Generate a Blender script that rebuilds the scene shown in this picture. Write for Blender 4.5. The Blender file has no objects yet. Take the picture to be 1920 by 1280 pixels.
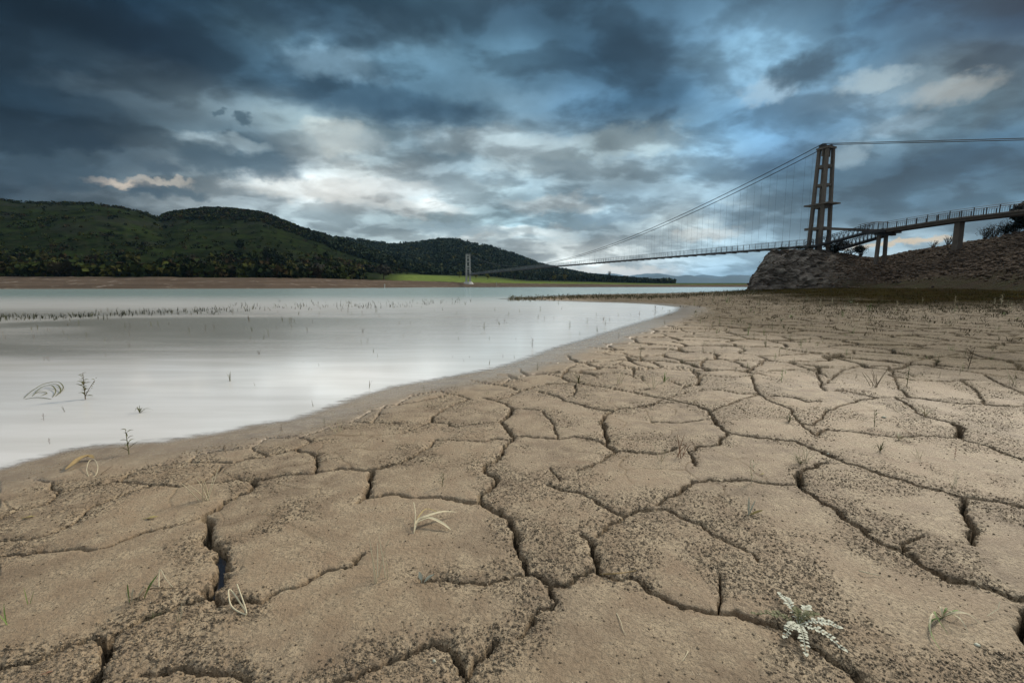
import bpy, math, random
import numpy as np
from mathutils import Vector, Matrix

random.seed(7); rng = np.random.default_rng(7)
scene = bpy.context.scene
col = scene.collection
R = math.radians

# ------------------------------------------------------------------ camera
FPX = 853.0; HOR = 535.6
TH = math.atan((640 - HOR) / FPX); CT, ST = math.cos(TH), math.sin(TH)
cam_d = bpy.data.cameras.new('camera'); cam = bpy.data.objects.new('camera', cam_d); col.objects.link(cam)
cam.location = (0, 0, 1); cam.rotation_euler = (R(90) - TH, 0, 0)
cam_d.sensor_width = 36; cam_d.lens = 36 * FPX / 1920; cam_d.clip_start = .02; cam_d.clip_end = 40000
scene.camera = cam

def ray(px, py):                      # world direction through a spot of the 1920x1280 photograph
    dx, dy = px - 960, py - 640
    return dx, -dy * ST + FPX * CT, -dy * CT - FPX * ST
def G(px, py, z=0.0):
    x, y, zz = ray(px, py); t = (z - 1) / zz
    return Vector((x * t, y * t, z))
def At(px, py, Y):
    x, y, z = ray(px, py); t = Y / y
    return Vector((x * t, Y, 1 + z * t))
def mpp(px, py, z=0.0):               # metres per photo pixel at a ground point
    x, y, zz = ray(px, py); return (z - 1) / zz

# ------------------------------------------------------------------ light
EXPO = 0.9
SUN_AZ, SUN_EL = 50.0, 36.0           # right of the view direction, through thin cloud
scene.view_settings.view_transform = 'Standard'; scene.view_settings.look = 'None'
scene.view_settings.gamma = 1; scene.view_settings.exposure = EXPO
scene.view_settings.use_curve_mapping = False
sl = bpy.data.lights.new('sun', 'SUN'); sl.energy = 2.15; sl.angle = R(12); sl.color = (1, .91, .76)
sun = bpy.data.objects.new('sun', sl); col.objects.link(sun)
sd = Vector((math.sin(R(SUN_AZ)) * math.cos(R(SUN_EL)), math.cos(R(SUN_AZ)) * math.cos(R(SUN_EL)), math.sin(R(SUN_EL))))
sun.rotation_euler = sd.to_track_quat('Z', 'Y').to_euler()

def lin(c):
    return tuple((v / 255 / 12.92) if v / 255 <= .04045 else ((v / 255 + .055) / 1.055) ** 2.4 for v in c)

class NT:                              # tiny node helper
    def __init__(s, tree): s.t = tree; s.n = tree.nodes; s.l = tree.links
    def new(s, typ, **kw):
        n = s.n.new(typ)
        for k, v in kw.items():
            setattr(n, k, v)
        return n
    def put(s, sock, v):
        if isinstance(v, bpy.types.NodeSocket): s.l.new(v, sock)
        elif v is not None:
            if hasattr(sock.default_value, '__len__') and not isinstance(v, (int, float)):
                v = tuple(v)
                if len(sock.default_value) == 4 and len(v) == 3: v = v + (1,)
            sock.default_value = v
    def m(s, op, a, b=None, c=None, clamp=False):
        n = s.new('ShaderNodeMath', operation=op, use_clamp=clamp)
        s.put(n.inputs[0], a)
        if b is not None: s.put(n.inputs[1], b)
        if c is not None: s.put(n.inputs[2], c)
        return n.outputs[0]
    def vm(s, op, a, b=None):
        n = s.new('ShaderNodeVectorMath', operation=op); s.put(n.inputs[0], a)
        if b is not None: s.put(n.inputs[1], b)
        return n.outputs[0]
    def mix(s, f, a, b, mode='MIX'):
        n = s.new('ShaderNodeMix', data_type='RGBA', blend_type=mode)
        s.put(n.inputs[0], f); s.put(n.inputs[6], a); s.put(n.inputs[7], b); return n.outputs[2]
    def mr(s, v, a, b, c=0.0, d=1.0, smooth=True):
        n = s.new('ShaderNodeMapRange', interpolation_type='SMOOTHSTEP' if smooth else 'LINEAR', clamp=True)
        for i, q in enumerate((v, a, b, c, d)): s.put(n.inputs[i], q)
        return n.outputs[0]
    def noise(s, vec, scale, detail=3, rough=.5, dist=0.0, out='Fac', lac=2.0):
        n = s.new('ShaderNodeTexNoise'); s.put(n.inputs['Vector'], vec)
        n.inputs['Scale'].default_value = scale; n.inputs['Detail'].default_value = detail
        n.inputs['Roughness'].default_value = rough; n.inputs['Distortion'].default_value = dist
        n.inputs['Lacunarity'].default_value = lac
        return n.outputs[out]
    def voro(s, vec, scale, feature='F1', out='Distance'):
        n = s.new('ShaderNodeTexVoronoi', feature=feature); s.put(n.inputs['Vector'], vec)
        n.inputs['Scale'].default_value = scale; return n.outputs[out]
    def scale(s, vec, xyz, loc=(0, 0, 0)):
        n = s.new('ShaderNodeMapping'); s.put(n.inputs[0], vec); n.inputs[3].default_value = xyz; n.inputs[1].default_value = loc
        return n.outputs[0]
    def bump(s, h, strength=.5, dist=.01, normal=None):
        n = s.new('ShaderNodeBump'); n.inputs['Strength'].default_value = strength; n.inputs['Distance'].default_value = dist
        s.put(n.inputs['Height'], h)
        if normal is not None: s.put(n.inputs['Normal'], normal)
        return n.outputs[0]

# ------------------------------------------------------------------ sky (world)
XS = [0, 160, 320, 480, 640, 800, 960, 1120, 1280, 1440, 1600, 1760, 1920]
SKY = {
 0:   [(12,28,40),(22,42,56),(35,58,76),(60,84,100),(52,78,96),(72,100,118),(66,94,116),(72,102,125),(80,110,132),(78,108,130),(66,100,126),(50,82,108),(22,48,72)],
 60:  [(14,30,42),(28,46,60),(38,60,78),(62,84,98),(48,74,94),(80,110,130),(88,118,140),(58,88,108),(85,118,142),(112,147,172),(76,110,134),(54,86,112),(36,62,86)],
 120: [(16,32,44),(28,45,60),(38,56,72),(52,76,92),(118,148,166),(100,132,152),(95,128,150),(52,80,102),(100,135,162),(120,155,178),(95,130,155),(112,140,158),(66,90,110)],
 180: [(26,44,58),(72,90,102),(95,110,118),(56,76,92),(66,92,112),(84,114,134),(92,124,146),(74,106,132),(76,112,140),(130,165,190),(118,146,166),(134,150,156),(78,98,112)],
 240: [(30,46,58),(52,68,80),(108,128,140),(130,148,155),(152,172,178),(96,124,142),(140,162,172),(112,140,158),(108,140,162),(80,116,146),(120,146,164),(106,134,150),(66,88,104)],
 300: [(78,96,108),(88,106,118),(98,116,126),(86,106,120),(190,200,200),(125,148,160),(170,185,190),(168,184,189),(125,150,165),(84,114,140),(108,134,150),(66,98,122),(72,96,114)],
 360: [(56,70,82),(104,116,124),(150,160,163),(170,182,186),(206,210,208),(182,194,198),(164,184,192),(140,165,180),(154,176,188),(106,138,160),(84,116,140),(78,106,128),(68,92,108)],
 420: [(80,92,100),(100,112,118),(150,160,163),(165,180,186),(165,185,192),(176,194,198),(150,175,185),(146,168,180),(178,188,188),(124,146,160),(96,122,140),(104,130,145),(70,90,105)],
 480: [(90,100,106),(110,120,124),(150,160,163),(170,185,190),(185,198,200),(190,202,204),(196,204,204),(214,214,206),(176,196,206),(150,175,190),(152,164,168),(150,158,160),(90,104,114)],
 526: [(90,100,106),(110,120,124),(160,170,173),(180,195,198),(190,202,204),(200,208,208),(200,208,206),(200,208,208),(168,194,210),(150,180,200),(140,160,172),(130,150,162),(90,110,122)],
}
SYK = sorted(SKY)
def sky_at(px, py):
    px = min(max(px, 0), 1920); py = min(max(py, 0), 526)
    for j in range(len(SYK) - 1):
        if py <= SYK[j + 1]: break
    f = (py - SYK[j]) / (SYK[j + 1] - SYK[j]); i = min(int(px / 160), 11); g = px / 160 - i
    A, B = SKY[SYK[j]], SKY[SYK[j + 1]]
    L = lambda row, k: np.array(lin(row[k]))
    return (L(A, i) * (1 - g) + L(A, i + 1) * g) * (1 - f) + (L(B, i) * (1 - g) + L(B, i + 1) * g) * f
def azel_px(az, el):
    x, y, z = math.sin(R(az)) * math.cos(R(el)), math.cos(R(az)) * math.cos(R(el)), math.sin(R(el))
    up, fw = y * ST + z * CT, y * CT - z * ST
    return 960 + FPX * x / fw, 640 - FPX * up / fw
def px_azel(px, py):
    x, y, z = ray(px, py); return math.degrees(math.atan2(x, y)), math.degrees(math.atan2(z, math.hypot(x, y)))

world = bpy.data.worlds.new('World'); scene.world = world; world.use_nodes = True
W = NT(world.node_tree)
bg = world.node_tree.nodes['Background']
tc = W.new('ShaderNodeTexCoord').outputs['Generated']
sep = W.new('ShaderNodeSeparateXYZ'); W.put(sep.inputs[0], tc); X, Y_, Z = sep.outputs
# cloud-layer plane coordinates: the noise shrinks and flattens towards the horizon
den = W.m('ADD', W.m('MAXIMUM', Z, 0.0), .30)
cmb = W.new('ShaderNodeCombineXYZ'); W.put(cmb.inputs[0], W.m('DIVIDE', X, den)); W.put(cmb.inputs[1], W.m('DIVIDE', Y_, den))
plane = cmb.outputs[0]
wn = W.new('ShaderNodeSeparateXYZ'); W.put(wn.inputs[0], W.noise(plane, .9, 5, .55, out='Color'))
az = W.m('MULTIPLY', W.m('ARCTAN2', X, Y_), 180 / math.pi)
el = W.m('MULTIPLY', W.m('ARCSINE', Z), 180 / math.pi)
warp = W.mr(el, 0, 20, 3.0, 11.0, False)
azw = W.m('ADD', az, W.m('MULTIPLY', W.m('SUBTRACT', wn.outputs[0], .5), W.m('MULTIPLY', warp, 2.4)))
elw = W.m('ADD', el, W.m('MULTIPLY', W.m('SUBTRACT', wn.outputs[1], .5), W.m('MULTIPLY', warp, 1.0)))
azn = W.m('ADD', W.m('DIVIDE', azw, 360), .5, clamp=True)
ROWS = [-1, 2, 4.5, 7.5, 10.5, 13.5, 17, 20.5, 24, 28.5, 40, 62]
AZS = [-180, -130, -85] + [-56 + 7 * i for i in range(17)] + [85, 130, 180]
def dir_col(a, e):
    gen = np.array(lin((176, 184, 190))) * (1.0 + .9 * max(0, min(1, (e - 25) / 30)))  # unseen sky overhead and behind, made brighter to light the ground
    k = max(0, (abs(a) - 56) / 35, (e - 30) / 14); k = min(1, k)
    aa = max(-56, min(56, a)); px, py = azel_px(aa, min(e, 34)); return sky_at(px, py) * (1 - k) + gen * k
cur = None
for i, e in enumerate(ROWS):
    r = W.new('ShaderNodeValToRGB'); W.put(r.inputs[0], azn); cr = r.color_ramp; cr.interpolation = 'CARDINAL'
    while len(cr.elements) > 1: cr.elements.remove(cr.elements[-1])
    cr.elements[0].position = 0
    for j, a in enumerate(AZS):
        p = a / 360 + .5
        q = cr.elements[0] if j == 0 else cr.elements.new(p)
        q.color = tuple(dir_col(a, e)) + (1,)
    if cur is None: cur = r.outputs[0]
    else: cur = W.mix(W.mr(elw, ROWS[i - 1], e), cur, r.outputs[0])
def blobs(base, L, A, E):
    for px, py, hw, hh, c, st, edge in L:
        a0, e0 = px_azel(px, py); a1, _ = px_azel(px + hw, py); _, e1 = px_azel(px, py - hh)
        da = W.m('DIVIDE', W.m('SUBTRACT', A, a0), abs(a1 - a0) * 1.25); de = W.m('DIVIDE', W.m('SUBTRACT', E, e0), abs(e1 - e0) * 1.25)
        d2 = W.m('ADD', W.m('MULTIPLY', da, da), W.m('MULTIPLY', de, de))
        base = W.mix(W.mr(d2, 1.25, edge * .15, 0.0, st), base, lin(c))
    return base
wob = W.new('ShaderNodeSeparateXYZ'); W.put(wob.inputs[0], W.noise(W.scale(tc, (1, 1, 1.5)), 11, 5, .55, out='Color'))
wo2 = W.new('ShaderNodeSeparateXYZ'); W.put(wo2.inputs[0], W.noise(W.scale(tc, (1, 1, 1.3)), 30, 4, .55, out='Color'))
def wobble(v, o, k): return W.m('ADD', v, W.m('MULTIPLY', W.m('SUBTRACT', o, .5), k))
azb, elb = wobble(az, wob.outputs[0], 9.0), wobble(el, wob.outputs[1], 5.0)
azs, els = wobble(az, wo2.outputs[0], 4.0), wobble(el, wo2.outputs[1], 2.6)
BIG = [(640, 45, 150, 42, (44, 66, 84), .6, .1), (850, 62, 90, 42, (60, 86, 104), .5, .2), (1180, 105, 80, 55, (54, 82, 102), .75, .3), (1080, 40, 110, 40, (66, 94, 114), .5, .1),
        (1010, 152, 60, 24, (70, 98, 118), .5, .2), (720, 192, 190, 28, (54, 78, 96), .7, .2), (1225, 172, 60, 34, (62, 92, 114), .6, .2), (1640, 84, 120, 20, (66, 94, 116), .5, .2), (1700, 30, 150, 22, (40, 66, 88), .5, .2), (1850, 112, 100, 22, (44, 66, 84), .6, .2),
        (1560, 235, 120, 24, (66, 98, 122), .5, .2), (1750, 320, 160, 30, (56, 82, 102), .5, .2), (1380, 400, 90, 14, (104, 132, 152), .5, .2), (960, 330, 90, 14, (128, 150, 162), .5, .2), (700, 290, 60, 26, (118, 140, 150), .5, .2),
        (620, 122, 75, 36, (128, 156, 174), .6, .1), (785, 120, 50, 30, (104, 138, 160), .5, .1), (1150, 268, 130, 26, (176, 192, 194), .65, .1), (1380, 92, 100, 26, (116, 150, 172), .55, .1), (430, 266, 80, 16, (166, 182, 188), .6, .2), (620, 258, 60, 26, (212, 216, 208), .5, .1),
        (940, 268, 110, 26, (180, 194, 198), .6, .1), (1050, 385, 90, 16, (200, 206, 204), .6, .2), (240, 185, 120, 26, (98, 114, 124), .35, .05), (1330, 320, 70, 20, (128, 156, 174), .4, .1), (820, 255, 60, 22, (160, 178, 186), .5, .1), (480, 352, 60, 14, (196, 204, 204), .6, .2), (960, 440, 120, 12, (206, 212, 210), .6, .2), (780, 395, 80, 14, (214, 216, 212), .6, .2),
        (1700, 245, 60, 14, (150, 172, 186), .5, .2), (1880, 200, 50, 40, (100, 118, 126), .4, .1), ]
cur = blobs(cur, BIG, azb, elb)
# cloud body: billows with soft and crisp edges
n1 = W.noise(W.scale(plane, (1.0, 1.0, 1)), 2.0, 6, .50, .2)
n2 = W.noise(W.scale(plane, (1, 1.25, 1), (3.1, 7.7, 0)), 4.6, 6, .52, .2)
billow = W.mr(n2, .42, .58, -.34, .18)
bodies = W.m('ADD', W.m('MULTIPLY', W.m('SUBTRACT', n1, .50), 3.4), billow)
gain = W.m('EXPONENT', bodies)
skyc = W.vm('SCALE', cur, None); W.l.new(gain, skyc.node.inputs['Scale'])
# single clouds and gaps seen in the photograph: px, py, half width, half height, colour, strength
FEAT = [(228, 344, 55, 7, (248, 230, 205), .55, .2), (300, 341, 60, 6, (235, 224, 205), .4, .2),
        (1790, 168, 80, 24, (205, 203, 192), .35, .1), (1640, 150, 60, 20, (190, 205, 208), .5, .2), (1440, 172, 50, 22, (170, 192, 206), .6, .2),
        (1690, 458, 110, 6, (214, 194, 162), .8, .2), (590, 352, 110, 22, (226, 226, 220), .6, .3),
        (720, 352, 90, 16, (222, 226, 224), .5, .3), (1120, 512, 130, 12, (232, 228, 218), .8, .3),
        (1320, 440, 60, 12, (218, 212, 200), .4, .2), (1590, 292, 36, 26, (170, 190, 200), .5, .2),
        (640, 262, 70, 30, (196, 208, 210), .45, .2),
        (150, 258, 62, 22, (40, 54, 66), .85, .55), (40, 262, 80, 34, (32, 46, 58), .8, .4),
        (110, 325, 95, 26, (62, 78, 90), .75, .4), (400, 298, 62, 28, (78, 96, 108), .85, .55), (500, 315, 60, 22, (88, 106, 118), .8, .5),
        (315, 318, 38, 12, (82, 98, 110), .8, .5), (277, 357, 34, 13, (74, 90, 102), .9, .6), (350, 362, 44, 9, (88, 104, 114), .8, .5),
        (460, 222, 16, 11, (72, 92, 104), .8, .5), (415, 215, 10, 7, (76, 96, 108), .7, .5),
        (1505, 132, 62, 32, (64, 86, 102), .9, .6), (860, 430, 90, 12, (140, 160, 170), .6, .4),
        (1150, 408, 60, 11, (128, 152, 168), .6, .4), (1820, 376, 50, 9, (70, 96, 114), .8, .5), (760, 210, 180, 26, (62, 90, 112), .5, .3)]
skyc = blobs(skyc, FEAT, azs, els)
ns = W.new('ShaderNodeTexSky', sky_type='NISHITA'); ns.sun_disc = False
ns.sun_elevation = R(SUN_EL); ns.sun_rotation = R(SUN_AZ)
nb = W.vm('SCALE', ns.outputs[0], None); nb.node.inputs['Scale'].default_value = .035 # thin blue between the clouds
hs = W.new('ShaderNodeHueSaturation'); hs.inputs['Saturation'].default_value = 1.0; hs.inputs['Hue'].default_value = .496; W.put(hs.inputs['Color'], skyc)
gm = W.new('ShaderNodeGamma'); W.put(gm.inputs[0], hs.outputs[0]); gm.inputs[1].default_value = 1.10
tot = W.vm('SCALE', gm.outputs[0], None); tot.node.inputs['Scale'].default_value = 11.0
fin = W.mix(1.0, tot, nb, 'ADD')
W.put(bg.inputs[0], fin); bg.inputs[1].default_value = .1 * 2 ** (-EXPO)
world.cycles.sampling_method = 'MANUAL'; world.cycles.sample_map_resolution = 512
scene.cycles.use_denoising = True
scene.cycles.max_bounces = 5; scene.cycles.volume_bounces = 0; scene.cycles.diffuse_bounces = 2

# ------------------------------------------------------------------ helpers
def tag(o, label=None, cat=None, group=None, kind=None):
    if label: o['label'] = label
    if cat: o['category'] = cat
    if group: o['group'] = group
    if kind: o['kind'] = kind
    return o
def empty(name, loc, rz=0, **kw):
    o = bpy.data.objects.new(name, None); o.location = loc; o.rotation_euler.z = rz
    o.empty_display_size = .05; col.objects.link(o); return tag(o, **kw)
def mesh_np(name, V, F, mat, parent=None, smooth=False, attrs=None, **kw):
    me = bpy.data.meshes.new(name); V = np.asarray(V, np.float32); F = np.asarray(F, np.int32); k = F.shape[1]
    me.vertices.add(len(V)); me.vertices.foreach_set('co', V.ravel())
    me.loops.add(F.size); me.loops.foreach_set('vertex_index', F.ravel())
    me.polygons.add(len(F)); me.polygons.foreach_set('loop_start', np.arange(0, F.size, k, dtype=np.int32))
    me.update(calc_edges=True)
    if smooth: me.polygons.foreach_set('use_smooth', np.ones(len(F), bool))
    for an, (typ, arr) in (attrs or {}).items():
        a = me.attributes.new(an, typ, 'POINT'); a.data.foreach_set('color' if 'COLOR' in typ else 'value', np.asarray(arr, np.float32).ravel())
    me.materials.append(mat)
    o = bpy.data.objects.new(name, me); col.objects.link(o); o.parent = parent
    return tag(o, **kw)

class MB:
    def __init__(s): s.v = []; s.f = []
    def box(s, c, d, rot=None):
        n = len(s.v); c = Vector(c)
        for sx in (-1, 1):
            for sy in (-1, 1):
                for sz in (-1, 1):
                    p = Vector((sx * d[0] / 2, sy * d[1] / 2, sz * d[2] / 2))
                    if rot is not None: p = rot @ p
                    s.v.append(c + p)
        for q in ((0, 1, 3, 2), (4, 6, 7, 5), (0, 4, 5, 1), (2, 3, 7, 6), (0, 2, 6, 4), (1, 5, 7, 3)): s.f.append([n + i for i in q])
    def bar(s, a, b, w, h, w2=None, h2=None, side=None):
        a, b = Vector(a), Vector(b); d = (b - a).normalized()
        sd_ = Vector(side).normalized() if side else d.cross(Vector((0, 0, 1)))
        if sd_.length < 1e-3: sd_ = Vector((1, 0, 0))
        sd_ = (sd_ - d * sd_.dot(d)).normalized(); up = sd_.cross(d).normalized(); w2 = w2 or w; h2 = h2 or h; n = len(s.v)
        for p, ww, hh in ((a, w, h), (b, w2, h2)):
            for i, j in ((-1, -1), (1, -1), (1, 1), (-1, 1)): s.v.append(p + sd_ * i * ww / 2 + up * j * hh / 2)
        s.f += [[n, n + 3, n + 2, n + 1], [n + 4, n + 5, n + 6, n + 7]] + [[n + i, n + (i + 1) % 4, n + 4 + (i + 1) % 4, n + 4 + i] for i in range(4)]
    def tube(s, pts, rad, k=5):
        pts = [Vector(p) for p in pts]; m = len(pts); n = len(s.v)
        if not hasattr(rad, '__len__'): rad = [rad] * m
        for i, p in enumerate(pts):
            d = (pts[min(i + 1, m - 1)] - pts[max(i - 1, 0)])
            d = d.normalized() if d.length > 1e-9 else Vector((0, 0, 1))
            a = d.cross(Vector((.3, .2, 1))); a = a.normalized() if a.length > 1e-4 else Vector((1, 0, 0)); b = d.cross(a)
            for j in range(k):
                t = 2 * math.pi * j / k; s.v.append(p + (a * math.cos(t) + b * math.sin(t)) * rad[i])
        for i in range(m - 1):
            for j in range(k): s.f.append([n + i * k + j, n + i * k + (j + 1) % k, n + (i + 1) * k + (j + 1) % k, n + (i + 1) * k + j])
        s.f.append([n + j for j in range(k)][::-1]); s.f.append([n + (m - 1) * k + j for j in range(k)])
    def blade(s, pts, wid, fold=.3, side=None):   # leaf strip with a V fold and real thickness
        pts = [Vector(p) for p in pts]; m = len(pts); n = len(s.v)
        for i, p in enumerate(pts):
            d = (pts[min(i + 1, m - 1)] - pts[max(i - 1, 0)]).normalized()
            a = Vector(side) if side else d.cross(Vector((0, 0, 1)))
            if a.length < .05: a = Vector((.8, .6, 0))
            a = (a - d * a.dot(d)).normalized(); u = a.cross(d)
            if u.z < 0: u = -u
            w = wid[i] if hasattr(wid, '__len__') else wid * max(.04, math.sin(math.pi * min(1, (i + .6) / (m - .2))) ** .6)
            s.v += [p - a * w / 2 + u * fold * w / 2, p, p + a * w / 2 + u * fold * w / 2, p - u * w * .12]
        for i in range(m - 1):
            q, r = n + 4 * i, n + 4 * i + 4
            for a_, b_ in ((0, 1), (1, 2), (2, 3), (3, 0)): s.f.append([q + a_, q + b_, r + b_, r + a_])
    def build(s, name, mat, parent=None, smooth=False, **kw):
        me = bpy.data.meshes.new(name); me.from_pydata([tuple(v) for v in s.v], [], s.f); me.update()
        if smooth: me.polygons.foreach_set('use_smooth', [True] * len(me.polygons))
        me.materials.append(mat); o = bpy.data.objects.new(name, me); col.objects.link(o); o.parent = parent
        return tag(o, **kw)
def curve(a, b, lift, n=6, side=0.0):           # arched path from a to b
    a, b = Vector(a), Vector(b); d = b - a; s_ = d.cross(Vector((0, 0, 1)))
    return [a + d * t + Vector((0, 0, 1)) * lift * 4 * t * (1 - t) + s_ * side * 4 * t * (1 - t) for t in [i / (n - 1) for i in range(n)]]

def mat(name, fn):
    m = bpy.data.materials.new(name); m.use_nodes = True; N = NT(m.node_tree); p = m.node_tree.nodes['Principled BSDF']; fn(N, p); return m
def plain(name, c, rough=.7, var=.25, scale=8, spec=.3, bump=0.0, metal=0, trans=0.0):
    def f(N, p):
        tcx = N.new('ShaderNodeTexCoord').outputs['Object']
        n = N.noise(tcx, scale, 4, .6); n3 = N.noise(tcx, scale * .23, 3, .5)
        v = N.m('ADD', N.m('MULTIPLY', n, var * 1.6), N.m('MULTIPLY', n3, var * 1.4))
        v = N.m('ADD', v, 1 - 1.5 * var)
        sc = N.vm('SCALE', c, None); N.put(sc.node.inputs['Scale'], v)
        N.put(p.inputs['Base Color'], sc); p.inputs['Roughness'].default_value = rough
        p.inputs['Specular IOR Level'].default_value = spec; p.inputs['Metallic'].default_value = metal
        if bump: N.put(p.inputs['Normal'], N.bump(n, bump, .02))
    return mat(name, f)

# numpy noise --------------------------------------------------------------
def _h(i, j, s):
    n = (i.astype(np.int64) * 374761393 + j.astype(np.int64) * 668265263 + s * 1442695041) & 0xffffffff
    n = ((n ^ (n >> 13)) * 1274126177) & 0xffffffff
    return ((n ^ (n >> 16)) & 0xffff) / 65535.0
def vnoise(x, y, s=0):
    i, j = np.floor(x), np.floor(y); fx, fy = x - i, y - j; fx = fx * fx * (3 - 2 * fx); fy = fy * fy * (3 - 2 * fy)
    a, b, c, d = _h(i, j, s), _h(i + 1, j, s), _h(i, j + 1, s), _h(i + 1, j + 1, s)
    return (a * (1 - fx) + b * fx) * (1 - fy) + (c * (1 - fx) + d * fx) * fy - .5
def fbm(x, y, s=0, o=4, g=.5):
    r, a = 0, 1.0
    for k in range(o): r = r + a * vnoise(x * 2 ** k + 17.3 * k, y * 2 ** k - 9.1 * k, s + k); a *= g
    return r
def sstep(x, a, b):
    t = np.clip((x - a) / (b - a), 0, 1); return t * t * (3 - 2 * t)
def voro_edge(x, y, s=0, jit=.8):             # distance to the nearest cell wall, and cell id hash
    i, j = np.floor(x), np.floor(y); f1 = np.full(x.shape, 9.); f2 = np.full(x.shape, 9.); idc = np.zeros(x.shape)
    for di in (-1, 0, 1):
        for dj in (-1, 0, 1):
            a, b = i + di, j + dj
            cx = a + .5 + jit * (_h(a, b, s) - .5); cy = b + .5 + jit * (_h(a, b, s + 7) - .5)
            d = np.hypot(x - cx, y - cy); nw = d < f1
            f2 = np.where(nw, f1, np.minimum(f2, d)); idc = np.where(nw, _h(a, b, s + 3), idc); f1 = np.where(nw, d, f1)
    return (f2 - f1) * .55, idc

# ------------------------------------------------------------------ ground plan traced from the photograph
SHORE = [(-900, 1100), (-300, 950), (0, 893), (60, 872), (130, 853), (200, 845), (300, 838), (400, 822), (480, 806), (560, 793), (620, 775),
         (690, 748), (760, 728), (850, 712), (940, 695), (1000, 678), (1060, 655), (1130, 635), (1190, 615), (1240, 600), (1285, 584),
         (1290, 576), (1240, 570.5), (1180, 567.5), (1100, 565.5), (1000, 562.5), (950, 560.5), (1000, 557.5), (1100, 552.5), (1200, 550.5),
         (1300, 548.6), (1396, 547.2), (1500, 546.6)]
SP = [G(*p) for p in SHORE]
SHP = [(-8, -.9)] + [(p.x, p.y) for p in SP] + [(90, 80), (260, 90), (260, -6), (-8, -6)]
def shore_sd(x, y):
    d = np.full(x.shape, 1e9); ins = np.zeros(x.shape, bool); n = len(SHP)
    for k in range(n):
        ax, ay = SHP[k]; bx, by = SHP[(k + 1) % n]; ex, ey = bx - ax, by - ay
        t = np.clip(((x - ax) * ex + (y - ay) * ey) / (ex * ex + ey * ey), 0, 1)
        d = np.minimum(d, (x - ax - t * ex) ** 2 + (y - ay - t * ey) ** 2)
        if abs(ey) > 1e-9:
            c = ((ay > y) != (by > y)) & (x < ex * (y - ay) / ey + ax); ins ^= c
    d = np.sqrt(d); return np.where(ins, d, -d)

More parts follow.
